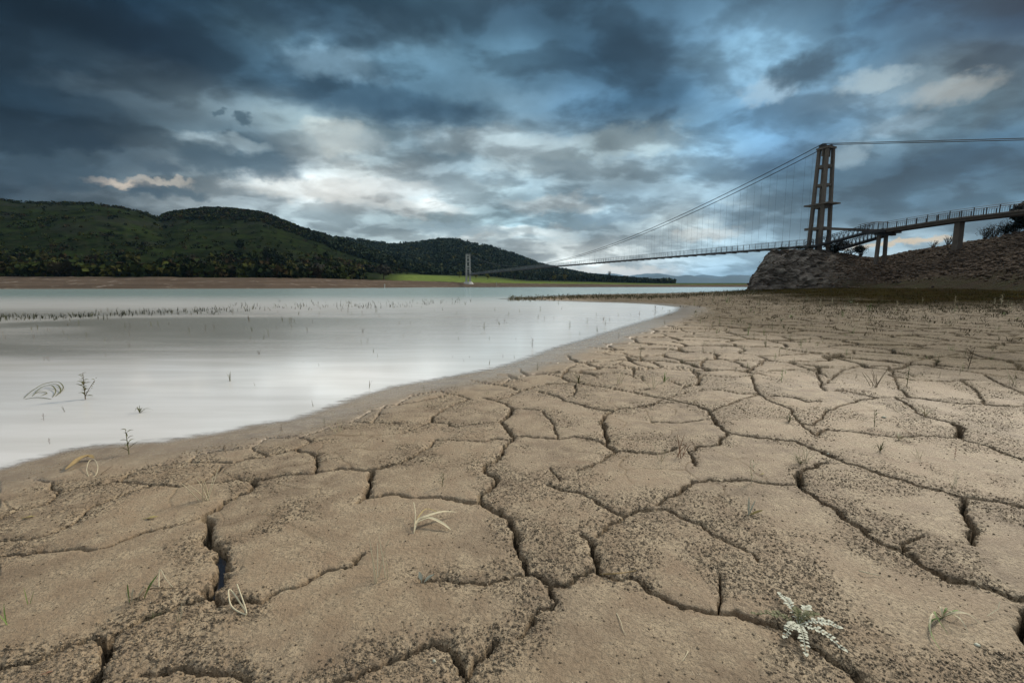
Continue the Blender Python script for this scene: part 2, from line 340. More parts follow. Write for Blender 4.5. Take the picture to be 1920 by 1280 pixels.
def PL(w, *a): return (w, [(a[i], a[i + 1]) for i in range(0, len(a), 2)])
CR = [
 PL(13, 0,1263, 60,1253, 100,1238, 143,1220, 175,1208, 190,1217), PL(26, 190,1215, 200,1237, 183,1257, 173,1285), PL(16, 190,1215, 207,1200, 233,1187, 263,1167, 290,1157, 320,1150, 345,1137, 380,1132, 403,1125),
 PL(26, 403,1125, 400,1113, 417,1093, 425,1067, 413,1043, 397,1027, 387,1010), PL(20, 387,1010, 393,990, 388,973, 407,960), PL(14, 403,1127, 417,1140, 437,1137, 467,1140),
 PL(9, 467,1140, 483,1140, 510,1120, 550,1107, 582,1092, 605,1080, 640,1068, 663,1065, 683,1050), PL(5, 0,1050, 23,1040, 60,1043, 100,1035, 137,1035, 173,1040, 200,1032, 240,1013, 287,1000, 333,988, 377,975, 388,973),
 PL(3.5, -40,1024, 0,1020, 40,1017, 83,1010, 110,1000, 140,983, 170,957, 200,942, 227,933, 253,923), PL(14, 267,1276, 300,1267, 333,1262, 367,1267, 393,1275, 433,1273, 460,1290),
 PL(12, 407,960, 430,943, 460,930, 476,915, 478,903), PL(8, 478,905, 500,902, 533,895, 573,892, 613,885, 640,882, 667,885, 697,885), PL(4, 475,906, 447,903, 430,907, 383,910),
 PL(5, 287,912, 313,912, 337,915, 367,910, 383,907, 400,890, 412,880), PL(5.5, 410,867, 437,870, 460,862, 500,857, 527,850, 547,845, 567,837, 583,828), PL(8, 553,845, 580,850, 597,857, 593,870, 592,886),
 PL(8, 697,885, 723,880, 753,872, 783,857, 803,843, 810,837), PL(12, 697,885, 697,900, 693,920, 688,935, 673,945), PL(9, 690,938, 713,933, 743,933, 773,938, 800,936, 823,937, 847,943, 873,948, 893,950, 905,951),
 PL(10, 905,951, 903,937, 917,927, 933,913, 927,900, 907,888, 910,877, 927,870, 940,860, 950,843, 960,827, 963,820, 950,807, 935,793, 957,782, 960,768), PL(5, 960,768, 947,760, 930,753, 903,748),
 PL(12, 905,951, 922,960, 940,967, 955,975, 963,997, 968,1020, 973,1040, 982,1060, 989,1082), PL(5, 790,1097, 827,1093, 847,1097, 880,1098, 917,1103, 940,1097, 967,1088, 987,1083),
 PL(13, 989,1082, 1010,1082, 1023,1092, 1037,1103, 1057,1102, 1077,1090, 1097,1080, 1108,1075), PL(9, 1037,1103, 1035,1120, 1038,1133, 1023,1147, 1003,1157, 993,1167, 1000,1173, 993,1190, 977,1208),
 PL(17, 935,1218, 917,1237, 897,1257, 883,1275, 878,1290), PL(19, 883,1277, 870,1267, 853,1247, 837,1230, 820,1220), PL(14, 820,1220, 797,1223, 773,1237, 750,1247, 720,1257, 690,1263, 660,1275, 630,1283),
 PL(11, 1120,1082, 1113,1057, 1110,1037, 1100,1023, 1090,1015), PL(8, 1120,1012, 1140,997, 1153,983, 1167,973), PL(8, 1167,973, 1193,967, 1220,965, 1245,962), PL(4, 1108,1075, 1120,1080),
 PL(7, 1120,1084, 1153,1088, 1180,1090, 1200,1100), PL(11, 1200,1100, 1213,1117, 1233,1125, 1257,1137, 1280,1150, 1300,1152, 1330,1157, 1350,1160, 1380,1162),
 PL(6, 963,822, 990,823, 1017,825, 1043,828, 1073,823, 1107,828, 1127,833, 1140,840), PL(10, 1153,850, 1140,840, 1137,827, 1132,807, 1128,793), PL(7, 1128,793, 1137,780, 1153,772, 1180,768, 1207,763, 1237,758),
 PL(8, 1153,850, 1173,850, 1207,855, 1233,858, 1253,853, 1260,845), PL(5, 1153,850, 1130,867, 1107,880, 1080,888), PL(3, 1030,883, 1043,897, 1050,907), PL(6, 1023,915, 1047,922, 1077,928, 1107,938, 1123,948, 1140,960, 1153,968, 1167,973),
 PL(10, 1233,955, 1253,943, 1270,933, 1282,922, 1297,910), PL(5, 1297,910, 1330,907, 1370,908, 1403,907, 1430,912, 1467,917, 1493,913), PL(6, 873,752, 847,763, 827,773, 813,783, 810,795), PL(3, 810,795, 787,803, 753,815),
 PL(4, 817,795, 840,797, 853,803, 887,798, 927,795), PL(3, 807,837, 813,828, 873,828, 907,832, 933,827, 953,830), PL(5, 930,753, 947,747, 967,740, 977,735, 1003,728, 1027,723, 1057,722, 1070,717), PL(4, 977,735, 960,728, 940,723, 913,720),
 PL(6, 1010,738, 1030,742, 1047,747, 1063,755, 1087,762, 1107,768, 1133,773, 1150,773), PL(4, 1063,747, 1077,743, 1080,733, 1077,723), PL(5, 1070,717, 1090,723, 1117,727, 1147,732, 1180,738, 1223,747, 1257,753, 1280,758),
 PL(3, 1180,738, 1213,733), PL(6, 1053,708, 1055,700, 1067,690), PL(3, 1067,690, 1083,683, 1113,677), PL(3, 1070,690, 1107,688, 1160,685), PL(3, 960,768, 990,770, 1017,773), PL(3, 783,753, 840,743, 867,745, 880,752), PL(3, 620,800, 660,790, 710,792, 753,797),
 PL(5, 1055,708, 1065,716), PL(9, 1280,759, 1307,765, 1327,775, 1335,790, 1347,803, 1368,817), PL(7, 1368,817, 1393,822, 1423,827, 1457,830, 1490,833, 1503,840, 1527,850), PL(6, 1368,817, 1350,825, 1347,837, 1327,842, 1290,850),
 PL(11, 1527,850, 1557,863, 1590,875, 1630,887, 1657,898, 1690,908, 1720,920, 1757,928, 1787,937, 1807,942), PL(9, 1807,942, 1847,947, 1880,952, 1930,964), PL(12, 1805,942, 1805,957, 1810,973, 1817,993, 1825,1005, 1818,1028),
 PL(7, 1547,875, 1520,885, 1497,892), PL(14, 1497,892, 1500,907, 1493,915), PL(10, 1493,915, 1513,930, 1537,943, 1557,960, 1580,977, 1597,987), PL(12, 1597,987, 1620,1000, 1633,1017, 1657,1030, 1687,1043),
 PL(19, 1687,1043, 1710,1057, 1730,1070, 1750,1083, 1777,1097), PL(15, 1777,1097, 1813,1105, 1843,1112, 1877,1123, 1903,1135, 1930,1138), PL(6, 1690,1040, 1703,1025, 1723,1013), PL(4, 1290,853, 1300,867, 1307,880),
 PL(6, 1527,822, 1537,815, 1553,810), PL(5, 1553,812, 1597,815, 1647,822, 1677,825, 1713,823, 1763,825, 1797,827), PL(6, 1797,827, 1827,837, 1863,848, 1897,862, 1925,872), PL(13, 1797,827, 1800,812, 1787,798),
 PL(5, 1687,735, 1707,750, 1747,755, 1797,762, 1847,765, 1897,767, 1925,765), PL(3, 1707,752, 1673,750, 1640,750), PL(5, 1847,707, 1867,720, 1890,730, 1925,745), PL(4, 1407,707, 1413,723, 1423,743), PL(4, 1280,728, 1307,723, 1312,712),
 PL(4, 1433,677, 1427,687, 1400,695), PL(4, 1500,797, 1523,803), PL(3, 1580,697, 1607,690, 1663,690, 1703,687, 1710,680, 1797,668), PL(3, 1127,833, 1107,828), PL(7, 1245,962, 1262,970, 1285,981, 1300,988, 1323,1000),
 PL(17, 1380,1162, 1413,1172, 1447,1182, 1470,1193, 1493,1207, 1520,1218, 1543,1237, 1563,1252, 1590,1267, 1612,1288), PL(6, 1350,1087, 1348,1103, 1352,1127, 1347,1143, 1350,1160), PL(5, 1323,1000, 1357,1020, 1390,1037, 1413,1050, 1420,1063),
 PL(14, 1930,1160, 1910,1187, 1907,1207, 1925,1230), PL(3, 1160,685, 1195,696, 1240,690, 1225,680, 1180,676), PL(3, 1240,690, 1295,695, 1312,712), PL(3, 1230,757, 1290,738, 1350,735),
 PL(4, -20,985, 30,962, 80,950, 110,925, 170,912, 225,905, 287,912), PL(3, 110,925, 95,905, 60,900), PL(3, 225,905, 250,885, 300,872, 350,868, 410,867), PL(3, 350,868, 372,850, 420,843, 470,838, 500,857), PL(3, 470,838, 500,822, 560,818, 600,806, 620,800), PL(3, 560,818, 583,828), PL(3, 660,790, 690,772, 740,760, 783,753), PL(3, 740,760, 770,742, 820,733, 867,745), PL(3, 880,712, 913,720), PL(3, 940,723, 960,706, 1010,700, 1053,708), PL(3, 253,923, 287,912),
 PL(3.5, 1151,687, 1169,679, 1200,679, 1224,682, 1242,689, 1229,693, 1206,696, 1190,695, 1167,691), PL(5, 1200,679, 1203,671, 1211,667), PL(3, 1120,660, 1146,660, 1167,662, 1200,676), PL(4, 1242,689, 1276,691, 1297,693, 1301,700),
 PL(6, 1315,689, 1316,682, 1325,674), PL(5, 1276,732, 1294,727, 1310,725), PL(6, 1310,725, 1310,715, 1312,709, 1323,706), PL(3, 1253,716, 1276,726), PL(4, 1200,709, 1208,717), PL(4, 1078,702, 1115,704, 1156,702, 1200,709), PL(4, 1414,689, 1432,679),
 PL(4, 1294,795, 1323,791), PL(3, 1221,796, 1263,797, 1294,795), PL(4, 1443,745, 1487,750, 1513,758, 1537,757), PL(4, 1540,728, 1547,737, 1580,737, 1640,750), PL(5, 1667,707, 1687,712, 1710,717, 1770,720, 1800,717, 1847,718),
 PL(4, 1680,750, 1723,780, 1747,790, 1787,798), PL(4, 1423,743, 1443,757, 1480,770, 1500,797), PL(4, 1640,750, 1590,760, 1550,775, 1523,803), PL(4, 1500,797, 1527,822), PL(4, 1323,706, 1370,712, 1407,707), PL(4, 1433,677, 1480,684, 1530,700, 1540,728), PL(3, 1423,743, 1390,752, 1345,770, 1330,776),
 PL(5, 1350,735, 1385,742, 1423,743), PL(4, 1800,717, 1830,735, 1847,765), PL(4, 1580,697, 1560,712, 1540,728), PL(3, 1663,690, 1672,700, 1687,735), PL(4, 1200,768, 1237,758, 1280,759), PL(3, 1017,773, 1040,800, 1043,828), PL(3, 700,792, 720,760, 783,753),

]
PUD = []   # crack stretch that still holds water
# mud sheet grid -------------------------------------------------------------
ys = [-.7]
while ys[-1] < 96: ys.append(ys[-1] + (.004 if .8 < ys[-1] < 1.6 else max(.0045 if ys[-1] > .7 else .03, (.0034 if ys[-1] < 4 else .0075) * ys[-1])))
ys = np.array(ys); us = np.linspace(-1.62, 1.72, 1400)
# keep columns dense inside the frame
us = np.concatenate([np.linspace(-1.7, -.98, 110)[:-1], np.linspace(-.98, .98, 1180), np.linspace(.98, 1.75, 120)[1:]])
NR, NC = len(ys), len(us)
YY = np.repeat(ys[:, None], NC, 1); XX = us[None, :] * (YY + .62 + .28 * sstep(YY, 0, 30) * YY)
SD = np.zeros((NR, NC)); 
for a in range(0, NR, 120): SD[a:a + 120] = shore_sd(XX[a:a + 120], YY[a:a + 120])
crack = np.zeros((NR, NC), np.float32); cdist = np.full((NR, NC), 1.0, np.float32)
wx = XX + .010 * fbm(XX * 22, YY * 22, 5, 3) * 2 + .02 * fbm(XX * 7, YY * 7, 15, 2); wy = YY + .010 * fbm(XX * 22, YY * 22, 9, 3) * 2 + .02 * fbm(XX * 7, YY * 7, 19, 2)
jagg = fbm(XX * 60, YY * 60, 33, 3)
fac_x = us[None, :] * 0 
for w, pts in CR:
    P = [G(a, b) for a, b in pts]; M = [mpp(a, b) for a, b in pts]
    for k in range(len(P) - 1):
        (ax, ay), (bx, by) = P[k].xy, P[k + 1].xy; mg = .16 + w * M[k]
        r0, r1 = np.searchsorted(ys, (min(ay, by) - mg, max(ay, by) + mg))
        if r1 <= r0: continue
        sx = XX[r0:r1]; c_ok = ((sx > min(ax, bx) - mg) & (sx < max(ax, bx) + mg)).any(0); cs = np.nonzero(c_ok)[0]
        if len(cs) == 0: continue
        sl_ = (slice(r0, r1), slice(cs[0], cs[-1] + 1)); x, y = wx[sl_], wy[sl_]; ex, ey = bx - ax, by - ay
        t = np.clip(((x - ax) * ex + (y - ay) * ey) / (ex * ex + ey * ey), 0, 1)
        d = np.hypot(x - ax - t * ex, y - ay - t * ey)
        hw = (w * .44 * (M[k] * (1 - t) + M[k + 1] * t)) * (.85 + .9 * jagg[sl_])
        end = 1.0
        c = 1 - sstep(d, hw * .45, hw * 1.05 + .002)
        crack[sl_] = np.maximum(crack[sl_], c * min(1, .45 + w / 16)); cdist[sl_] = np.minimum(cdist[sl_], np.maximum(d - hw, 0))
# beyond the traced part the same network goes on as cells
pxr = 960 + FPX * XX / (YY * CT + ST); depth = YY
traced = (sstep(YY, 5.6, 4.9) if False else (1 - sstep(YY, 4.6, 5.4))) * sstep(YY, .90, .96) * (1 - sstep(np.abs(pxr - 960), 955, 985))
cx = XX * 1.35 + .35 * fbm(XX * 1.7, YY * 1.7, 61, 3); cy = YY * 1.35 + .35 * fbm(XX * 1.7, YY * 1.7, 71, 3)
ve, vid = voro_edge(cx + .03 * fbm(XX * 14, YY * 14, 81, 3), cy + .03 * fbm(XX * 14, YY * 14, 91, 3), 4)
ve = ve / 1.35
vhw = (.009 + .018 * np.clip(vnoise(XX * 1.3, YY * 1.3, 44) + .5, 0, 1)) * (1 + .05 * YY)
vc = (1 - sstep(ve, vhw * .4, vhw)) * (1 - traced) * (1 - .55 * sstep(YY, 25, 60))
crack = np.maximum(crack, vc); cdist = np.minimum(cdist, np.where(traced < .5, np.maximum(ve - vhw, 0), 1))
landk = sstep(SD, .035 * np.clip(YY - 3.5, 0, 30), .16 + .055 * np.clip(YY - 1, 0, 60)); crack *= landk
ve2, _ = voro_edge(XX * 3.1 + .3 * fbm(XX * 4, YY * 4, 161, 3), YY * 3.1 + .3 * fbm(XX * 4, YY * 4, 171, 3), 14)
hair = (1 - sstep(ve2, .004, .02)) * sstep(fbm(XX * 1.1, YY * 1.1, 181, 3), .05, .3) * landk        # fine secondary cracks
rise = .9 * sstep(XX - .25 * YY, 6, 42) * sstep(YY, 4, 40)
far_amp = 1 + sstep(YY, 6, 40) * 3
beach = np.where(SD < 0, np.maximum(SD * .03, -.35), .020 * sstep(SD, -.02, .9 + .05 * YY) + .010 * sstep(SD, .5, 4)) + .0045 * fbm(XX * 4, YY * 8, 221, 5) * np.exp(-np.abs(SD) / (.25 + .02 * YY)) * (1 + .12 * YY)
crumb_n = fbm(XX * 55, YY * 55, 101, 3, .6)
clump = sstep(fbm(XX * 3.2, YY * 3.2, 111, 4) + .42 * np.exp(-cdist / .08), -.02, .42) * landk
near = 1 - sstep(YY, 3.5, 9)
lump = np.clip(crumb_n - .12, 0, 1)
# crumbs cast up on the crust: short lumps a centimetre or so across
ck, cid = voro_edge(XX * 62, YY * 62, 24); on = (cid < (.10 + .5 * clump)); grain = np.where(on, sstep(ck, .03, .30), 0) * (.3 + cid)
ZZ = (beach + rise + (.0045 * far_amp * fbm(XX * 1.6, YY * 1.6, 121, 4)) + .0022 * fbm(XX * 9, YY * 9, 131, 4)
      - .008 * np.exp(-cdist / .030) * landk - .006 * np.exp(-cdist / .010) * landk + .006 * lump * near * landk * (.3 + clump) + .0050 * grain * near * landk * sstep(SD, .0, .5)
      + .022 * (np.where(traced < .5, vid, .5) - .5) * landk * sstep(YY, 4, 8) - .004 * hair
      - crack * (.085 + .02 * jagg))
ZZ += .02 * sstep(YY, 10, 45) * fbm(XX * .35, YY * .35, 141, 3) * landk
DAMP = np.clip(1 - sstep(SD, .02, .42 + .06 * YY) + .3 * fbm(XX * 2, YY * 2, 151, 3), 0, 1)
idx = np.arange(NR * NC).reshape(NR, NC)
F = np.stack([idx[:-1, :-1], idx[:-1, 1:], idx[1:, 1:], idx[1:, :-1]], -1).reshape(-1, 4)
keep = (SD[:-1, :-1] > -.8 - .1 * YY[:-1, :-1]).ravel(); F = F[keep]
used = np.zeros(NR * NC, bool); used[F.ravel()] = True; remap = np.cumsum(used) - 1
Vm = np.stack([XX, YY, ZZ], -1).reshape(-1, 3)[used]; F = remap[F]
vegb = .62 * sstep(XX + .8 * fbm(XX * .8, YY * .8, 195, 3), 2.2, 6.5) * sstep(YY, 2.6, 5.5)
veg = sstep(XX - .30 * YY + 2.2 * fbm(XX * .5, YY * .5, 191, 3) + 3.5 * fbm(XX * .16, YY * .16, 193, 3) + 2.0 * fbm(XX * 2.2, YY * 1.2, 197, 3), -1.5, 15.0) ** .8 * sstep(YY, 4, 26)

def mud_fn(N, p):
    at = lambda n: N.new('ShaderNodeAttribute', attribute_name=n).outputs['Fac']
    g = N.new('ShaderNodeNewGeometry').outputs['Position']
    damp, crk, clp, vg = at('damp'), at('crack'), at('clump'), at('veg')
    big = N.noise(g, 1.1, 5, .55); mid = N.noise(g, 9, 5, .6); fine = N.noise(g, 120, 4, .65); grit = N.noise(g, 70, 6, .66, .6)
    c = N.mix(N.mr(big, .35, .65), (.262, .186, .114), (.170, .119, .072))
    c = N.mix(N.mr(mid, .35, .70), c, (.355, .272, .175))
    c = N.mix(N.m('MULTIPLY', N.mr(N.noise(g, 2.3, 4, .6, .3), .58, .72), .5), c, (.205, .125, .070))      # iron-stained patches
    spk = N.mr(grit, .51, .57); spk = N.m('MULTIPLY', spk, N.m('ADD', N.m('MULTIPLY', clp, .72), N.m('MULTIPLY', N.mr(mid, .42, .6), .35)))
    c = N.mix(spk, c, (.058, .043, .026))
    sp2 = N.m('MULTIPLY', N.mr(N.noise(g, 150, 5, .7, .8), .53, .60), N.m('ADD', .30, N.m('MULTIPLY', N.mr(mid, .4, .6), .5))); c = N.mix(sp2, c, (.085, .062, .036))                                                                # damp crumbs
    c = N.mix(N.m('MULTIPLY', N.mr(fine, .62, .72), .35), c, (.42, .36, .28))
    c = N.mix(N.m('MULTIPLY', crk, .85), c, (.055, .042, .028))  # shade of the crack depth painted into the base colour
    c = N.mix(N.m('MULTIPLY', damp, .5), c, (.215, .180, .145))
    soil = N.mix(N.mr(N.noise(g, .9, 5, .6), .4, .62), (.017, .012, .006), (.022, .018, .006))
    c = N.mix(vg, c, soil)
    N.put(p.inputs['Base Color'], c)
    ro = N.mr(damp, .15, .95, .62, .24); ro = N.m('ADD', ro, N.m('MULTIPLY', spk, .25)); ro = N.m('ADD', ro, N.m('MULTIPLY', vg, .4)); ro = N.m('ADD', ro, N.m('MULTIPLY', crk, .5))
    N.put(p.inputs['Roughness'], ro); N.put(p.inputs['Specular IOR Level'], N.m('MULTIPLY', .40, N.m('SUBTRACT', 1.0, N.m('MAXIMUM', vg, crk))))
    h = N.m('ADD', N.m('MULTIPLY', grit, 1.1), N.m('MULTIPLY', fine, .35))
    h = N.m('MULTIPLY', h, N.m('SUBTRACT', 1.0, N.m('MULTIPLY', damp, .93)))
    N.put(p.inputs['Normal'], N.bump(h, .85, .012))
M_mud = mat('cracked_mud', mud_fn)
mud = mesh_np('cracked_mud_ground', Vm, F, M_mud, smooth=True, kind='structure',
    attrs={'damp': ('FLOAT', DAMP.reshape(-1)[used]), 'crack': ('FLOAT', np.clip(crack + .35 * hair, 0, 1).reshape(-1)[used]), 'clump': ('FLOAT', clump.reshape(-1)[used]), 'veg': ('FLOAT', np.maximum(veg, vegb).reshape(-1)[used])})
def mud_z(x, y):
    r = int(np.clip(np.searchsorted(ys, y), 1, NR - 1)); c = int(np.clip(np.searchsorted(XX[r], x), 1, NC - 1)); return float(ZZ[r, c])
def on_mud(px, py):
    p = G(px, py)
    for _ in range(3): p = G(px, py, max(mud_z(p.x, p.y), 0))
    return p

# crumbs cast up on the crust: real lumps, thickest where they gather along the cracks
n_ = 260000; r_ = rng.uniform(0, 1, n_); cy_ = 1.0 * (5.2 / 1.0) ** r_; cu_ = rng.uniform(-1.28, 1.28, n_); cxx = cu_ * cy_
ri = np.clip(np.searchsorted(ys, cy_), 1, NR - 1); scale_ = (ys[ri] + .62 + .28 * sstep(ys[ri], 0, 30) * ys[ri]); ci = np.clip(np.searchsorted(us, cxx / scale_), 1, NC - 1)
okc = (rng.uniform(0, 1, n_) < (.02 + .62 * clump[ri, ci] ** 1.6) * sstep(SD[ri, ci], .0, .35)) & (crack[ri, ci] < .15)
cxx, cy_, ri, ci = cxx[okc], cy_[okc], ri[okc], ci[okc]; S_ = (.0011 + .0040 * rng.uniform(0, 1, len(cxx)) ** 3) * (.8 + .12 * cy_)
octa = np.array([(1, 0, 0), (0, 1, 0), (-1, 0, 0), (0, -1, 0), (0, 0, 1), (0, 0, -1)], float); octf = np.array([(0, 1, 4), (1, 2, 4), (2, 3, 4), (3, 0, 4), (1, 0, 5), (2, 1, 5), (3, 2, 5), (0, 3, 5)])
Vc = octa[None] * rng.uniform(.5, 1.3, (len(cxx), 6, 1)) * np.array([1.15, 1.15, .85]); an_ = rng.uniform(0, 6.28, len(cxx)); c_, s_n = np.cos(an_)[:, None], np.sin(an_)[:, None]
Vc = np.stack([Vc[..., 0] * c_ - Vc[..., 1] * s_n, Vc[..., 0] * s_n + Vc[..., 1] * c_, Vc[..., 2]], -1) * S_[:, None, None] + np.stack([cxx, cy_, ZZ[ri, ci] + S_ * .25], 1)[:, None]
def crumb_fn(N, p):
    g = N.new('ShaderNodeNewGeometry').outputs['Position']; N.put(p.inputs['Base Color'], N.mix(N.mr(N.noise(g, 30, 3, .6), .35, .65), (.075, .054, .033), (.24, .18, .115))); p.inputs['Roughness'].default_value = .8
mesh_np('mud_crumbs', Vc.reshape(-1, 3), (octf[None] + 6 * np.arange(len(cxx))[:, None, None]).reshape(-1, 3), mat('mud_crumb', crumb_fn), kind='stuff', label='dark mud crumbs sprinkled over the cracked plates', cat='crumbs')

# water ---------------------------------------------------------------------
def water_fn(N, p, film=True):
    g = N.new('ShaderNodeNewGeometry').outputs['Position']
    sp_ = N.new('ShaderNodeSeparateXYZ'); N.put(sp_.inputs[0], g); y = sp_.outputs[1]
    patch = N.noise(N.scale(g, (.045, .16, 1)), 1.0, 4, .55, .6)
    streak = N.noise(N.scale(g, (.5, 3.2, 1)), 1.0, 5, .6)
    ripple_band = N.m('MULTIPLY', N.mr(patch, .36, .56), N.m('MULTIPLY', N.mr(N.m('ADD', y, N.m('MULTIPLY', patch, 2.0)), 6.2, 7.6), N.m('MULTIPLY', N.mr(y, 24, 14), N.mr(sp_.outputs[0], .5, -6.0, .1, 1.0))))
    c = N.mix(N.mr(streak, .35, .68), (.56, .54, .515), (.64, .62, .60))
    c = N.mix(N.m('MULTIPLY', ripple_band, .85), c, (.105, .098, .072))  # dark silty band, its darker sky reflection painted into the colour too
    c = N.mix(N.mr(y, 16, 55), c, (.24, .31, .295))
    N.put(p.inputs['Base Color'], c); p.inputs['IOR'].default_value = 1.42; p.inputs['Specular IOR Level'].default_value = .85
    N.put(p.inputs['Roughness'], N.m('ADD', N.mr(y, 2.0, 30, .07, .20), N.m('MULTIPLY', ripple_band, .12)))
    rip = N.m('MULTIPLY', N.noise(N.scale(g, (1.2, 5.0, 1)), 2.4, 4, .6), N.m('ADD', N.m('MULTIPLY', ripple_band, 1.0), .10))
    N.put(p.inputs['Normal'], N.bump(rip, .35, .02))
    if film:                                     # the last hand's breadth is a film one sees the mud through
        dp = N.new('ShaderNodeAttribute', attribute_name='deep').outputs['Fac']; f = N.m('MAXIMUM', N.mr(N.m('MULTIPLY', dp, N.m('ADD', -.55, N.m('MULTIPLY', N.noise(N.scale(g, (2.5, 6, 1)), 2.5, 5, .65), 3.2))), 0.0, .95), N.mr(dp, .4, .95))
        tr = N.new('ShaderNodeBsdfTransparent'); mx = N.new('ShaderNodeMixShader'); N.put(mx.inputs[0], f); N.l.new(tr.outputs[0], mx.inputs[1]); N.l.new(p.outputs[0], mx.inputs[2])
        N.l.new(mx.outputs[0], N.n['Material Output'].inputs['Surface'])
M_water = mat('lake_water', water_fn)
def pud_fn(N, p): p.inputs['Base Color'].default_value = (.03, .03, .035, 1); p.inputs['Roughness'].default_value = .06
M_puddle = mat('puddle_water', pud_fn)
# one sheet: fine where it thins out over the mud, one big quad strip each way beyond
rs = np.unique(np.r_[np.arange(0, NR, 2), NR - 1]); cs_ = np.unique(np.r_[np.arange(0, NC, 4), NC - 1])
wX, wY, wS = XX[np.ix_(rs, cs_)], YY[np.ix_(rs, cs_)], SD[np.ix_(rs, cs_)]; a_, b_ = wX.shape
wX = np.concatenate([np.full((a_, 1), -9000.), wX], 1); wY = np.concatenate([wY[:, :1], wY], 1); wS = np.concatenate([np.full((a_, 1), -99.), wS], 1)
wX = np.concatenate([wX, wX[-1:], wX[-1:] * np.where(wX[-1:] < -8000, 1, 36)], 0); wY = np.concatenate([wY, np.full((1, b_ + 1), 97.), np.full((1, b_ + 1), 3400.)], 0); wS = np.concatenate([wS, np.full((2, b_ + 1), -99.)], 0)
iw = np.arange(wX.size).reshape(wX.shape); Fw = np.stack([iw[:-1, :-1], iw[:-1, 1:], iw[1:, 1:], iw[1:, :-1]], -1)
kw_ = (wS[:-1, :-1] < .12 + .02 * wY[:-1, :-1]); kw_[-1] = True; Fw = Fw[kw_]
uw = np.zeros(wX.size, bool); uw[Fw.ravel()] = True; rm = np.cumsum(uw) - 1
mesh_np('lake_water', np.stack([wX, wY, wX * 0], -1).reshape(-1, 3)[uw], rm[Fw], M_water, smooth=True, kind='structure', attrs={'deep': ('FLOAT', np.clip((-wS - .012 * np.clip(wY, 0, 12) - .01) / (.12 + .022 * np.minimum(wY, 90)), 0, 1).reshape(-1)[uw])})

# ------------------------------------------------------------------ materials of the place
M_rock = plain('layered_rock', (.105, .088, .070), .85, .55, 1.6, .25, .9)
M_concrete = plain('weathered_concrete', (.105, .086, .070), .9, .5, 1.4, .12, .5)
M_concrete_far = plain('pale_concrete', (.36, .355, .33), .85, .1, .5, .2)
M_steel = plain('rusty_dark_steel', (.030, .028, .028), .7, .5, 2, .4)
M_deck = plain('deck_planks', (.06, .055, .055), .8, .4, 2, .3)
M_rail = plain('galvanised_rail', (.16, .17, .18), .55, .2, 2, .5)
M_cable = plain('steel_cable', (.02, .022, .026), .6, .1, 1, .4)
M_stone = plain('scree_stone', (.070, .050, .036), .95, .6, .8, .05, .4)
M_twig = plain('dry_twig', (.16, .115, .07), .8, .3, 30)
M_wood = plain('driftwood', (.24, .165, .07), .7, .5, 40, .4, .5)
M_straw = plain('dry_straw', (.46, .40, .27), .7, .25, 60)
M_green = plain('green_leaf', (.13, .19, .045), .55, .35, 50, .4)
M_olive = plain('olive_leaf', (.10, .10, .04), .65, .35, 50, .3)
M_silver = plain('silvery_leaf', (.42, .42, .33), .6, .2, 60, .3)
M_yellow = plain('yellow_leaf', (.34, .27, .10), .6, .3, 60, .3)
M_red = plain('red_leaf', (.24, .12, .07), .6, .3, 60, .3)
M_brown = plain('brown_stem', (.10, .072, .042), .8, .3, 60)
M_bark = plain('bark', (.05, .04, .03), .9, .3, 3)

def foliage_mat(name):
    def f(N, p):
        a = N.new('ShaderNodeAttribute', attribute_name='tint').outputs['Color']
        g = N.new('ShaderNodeNewGeometry').outputs['Position']
        sc = N.vm('SCALE', a, None); N.put(sc.node.inputs['Scale'], N.mr(N.noise(g, .8, 3, .6), .3, .7, .75, 1.3)); N.put(p.inputs['Base Color'], sc)
        p.inputs['Roughness'].default_value = .9; p.inputs['Specular IOR Level'].default_value = .05
    return mat(name, f)
M_leaf = foliage_mat('foliage')

def leafy(centers, radii, tints, k, size=.34, flat=.8, seed=1):
    """leaf-clump quads spread through ellipsoid crowns; returns V, F, tint"""
    r_ = np.random.default_rng(seed); C = np.repeat(np.asarray(centers, float), k, 0); Rr = np.repeat(np.asarray(radii, float), k); T = np.repeat(np.asarray(tints, float), k, 0)
    n = len(C); d = r_.normal(size=(n, 3)); d /= np.linalg.norm(d, axis=1)[:, None]; rad = r_.uniform(.35, 1.0, n) ** .6
    ctr = C + d * rad[:, None] * Rr[:, None] * np.array([1, 1, flat]); a = r_.normal(size=(n, 3)); a /= np.linalg.norm(a, axis=1)[:, None]
    b = np.cross(a, r_.normal(size=(n, 3))); b /= np.linalg.norm(b, axis=1)[:, None]; s_ = (Rr * size * r_.uniform(.6, 1.3, n))[:, None]
    V = np.stack([ctr - a * s_, ctr + b * s_ * .8, ctr + a * s_, ctr - b * s_ * .8], 1).reshape(-1, 3)
    T = T * r_.uniform(.5, 1.2, (n, 1)); T = np.repeat(T, 4, 0)
    return V, np.arange(4 * n).reshape(-1, 4), np.concatenate([T, np.ones((4 * n, 1))], 1)

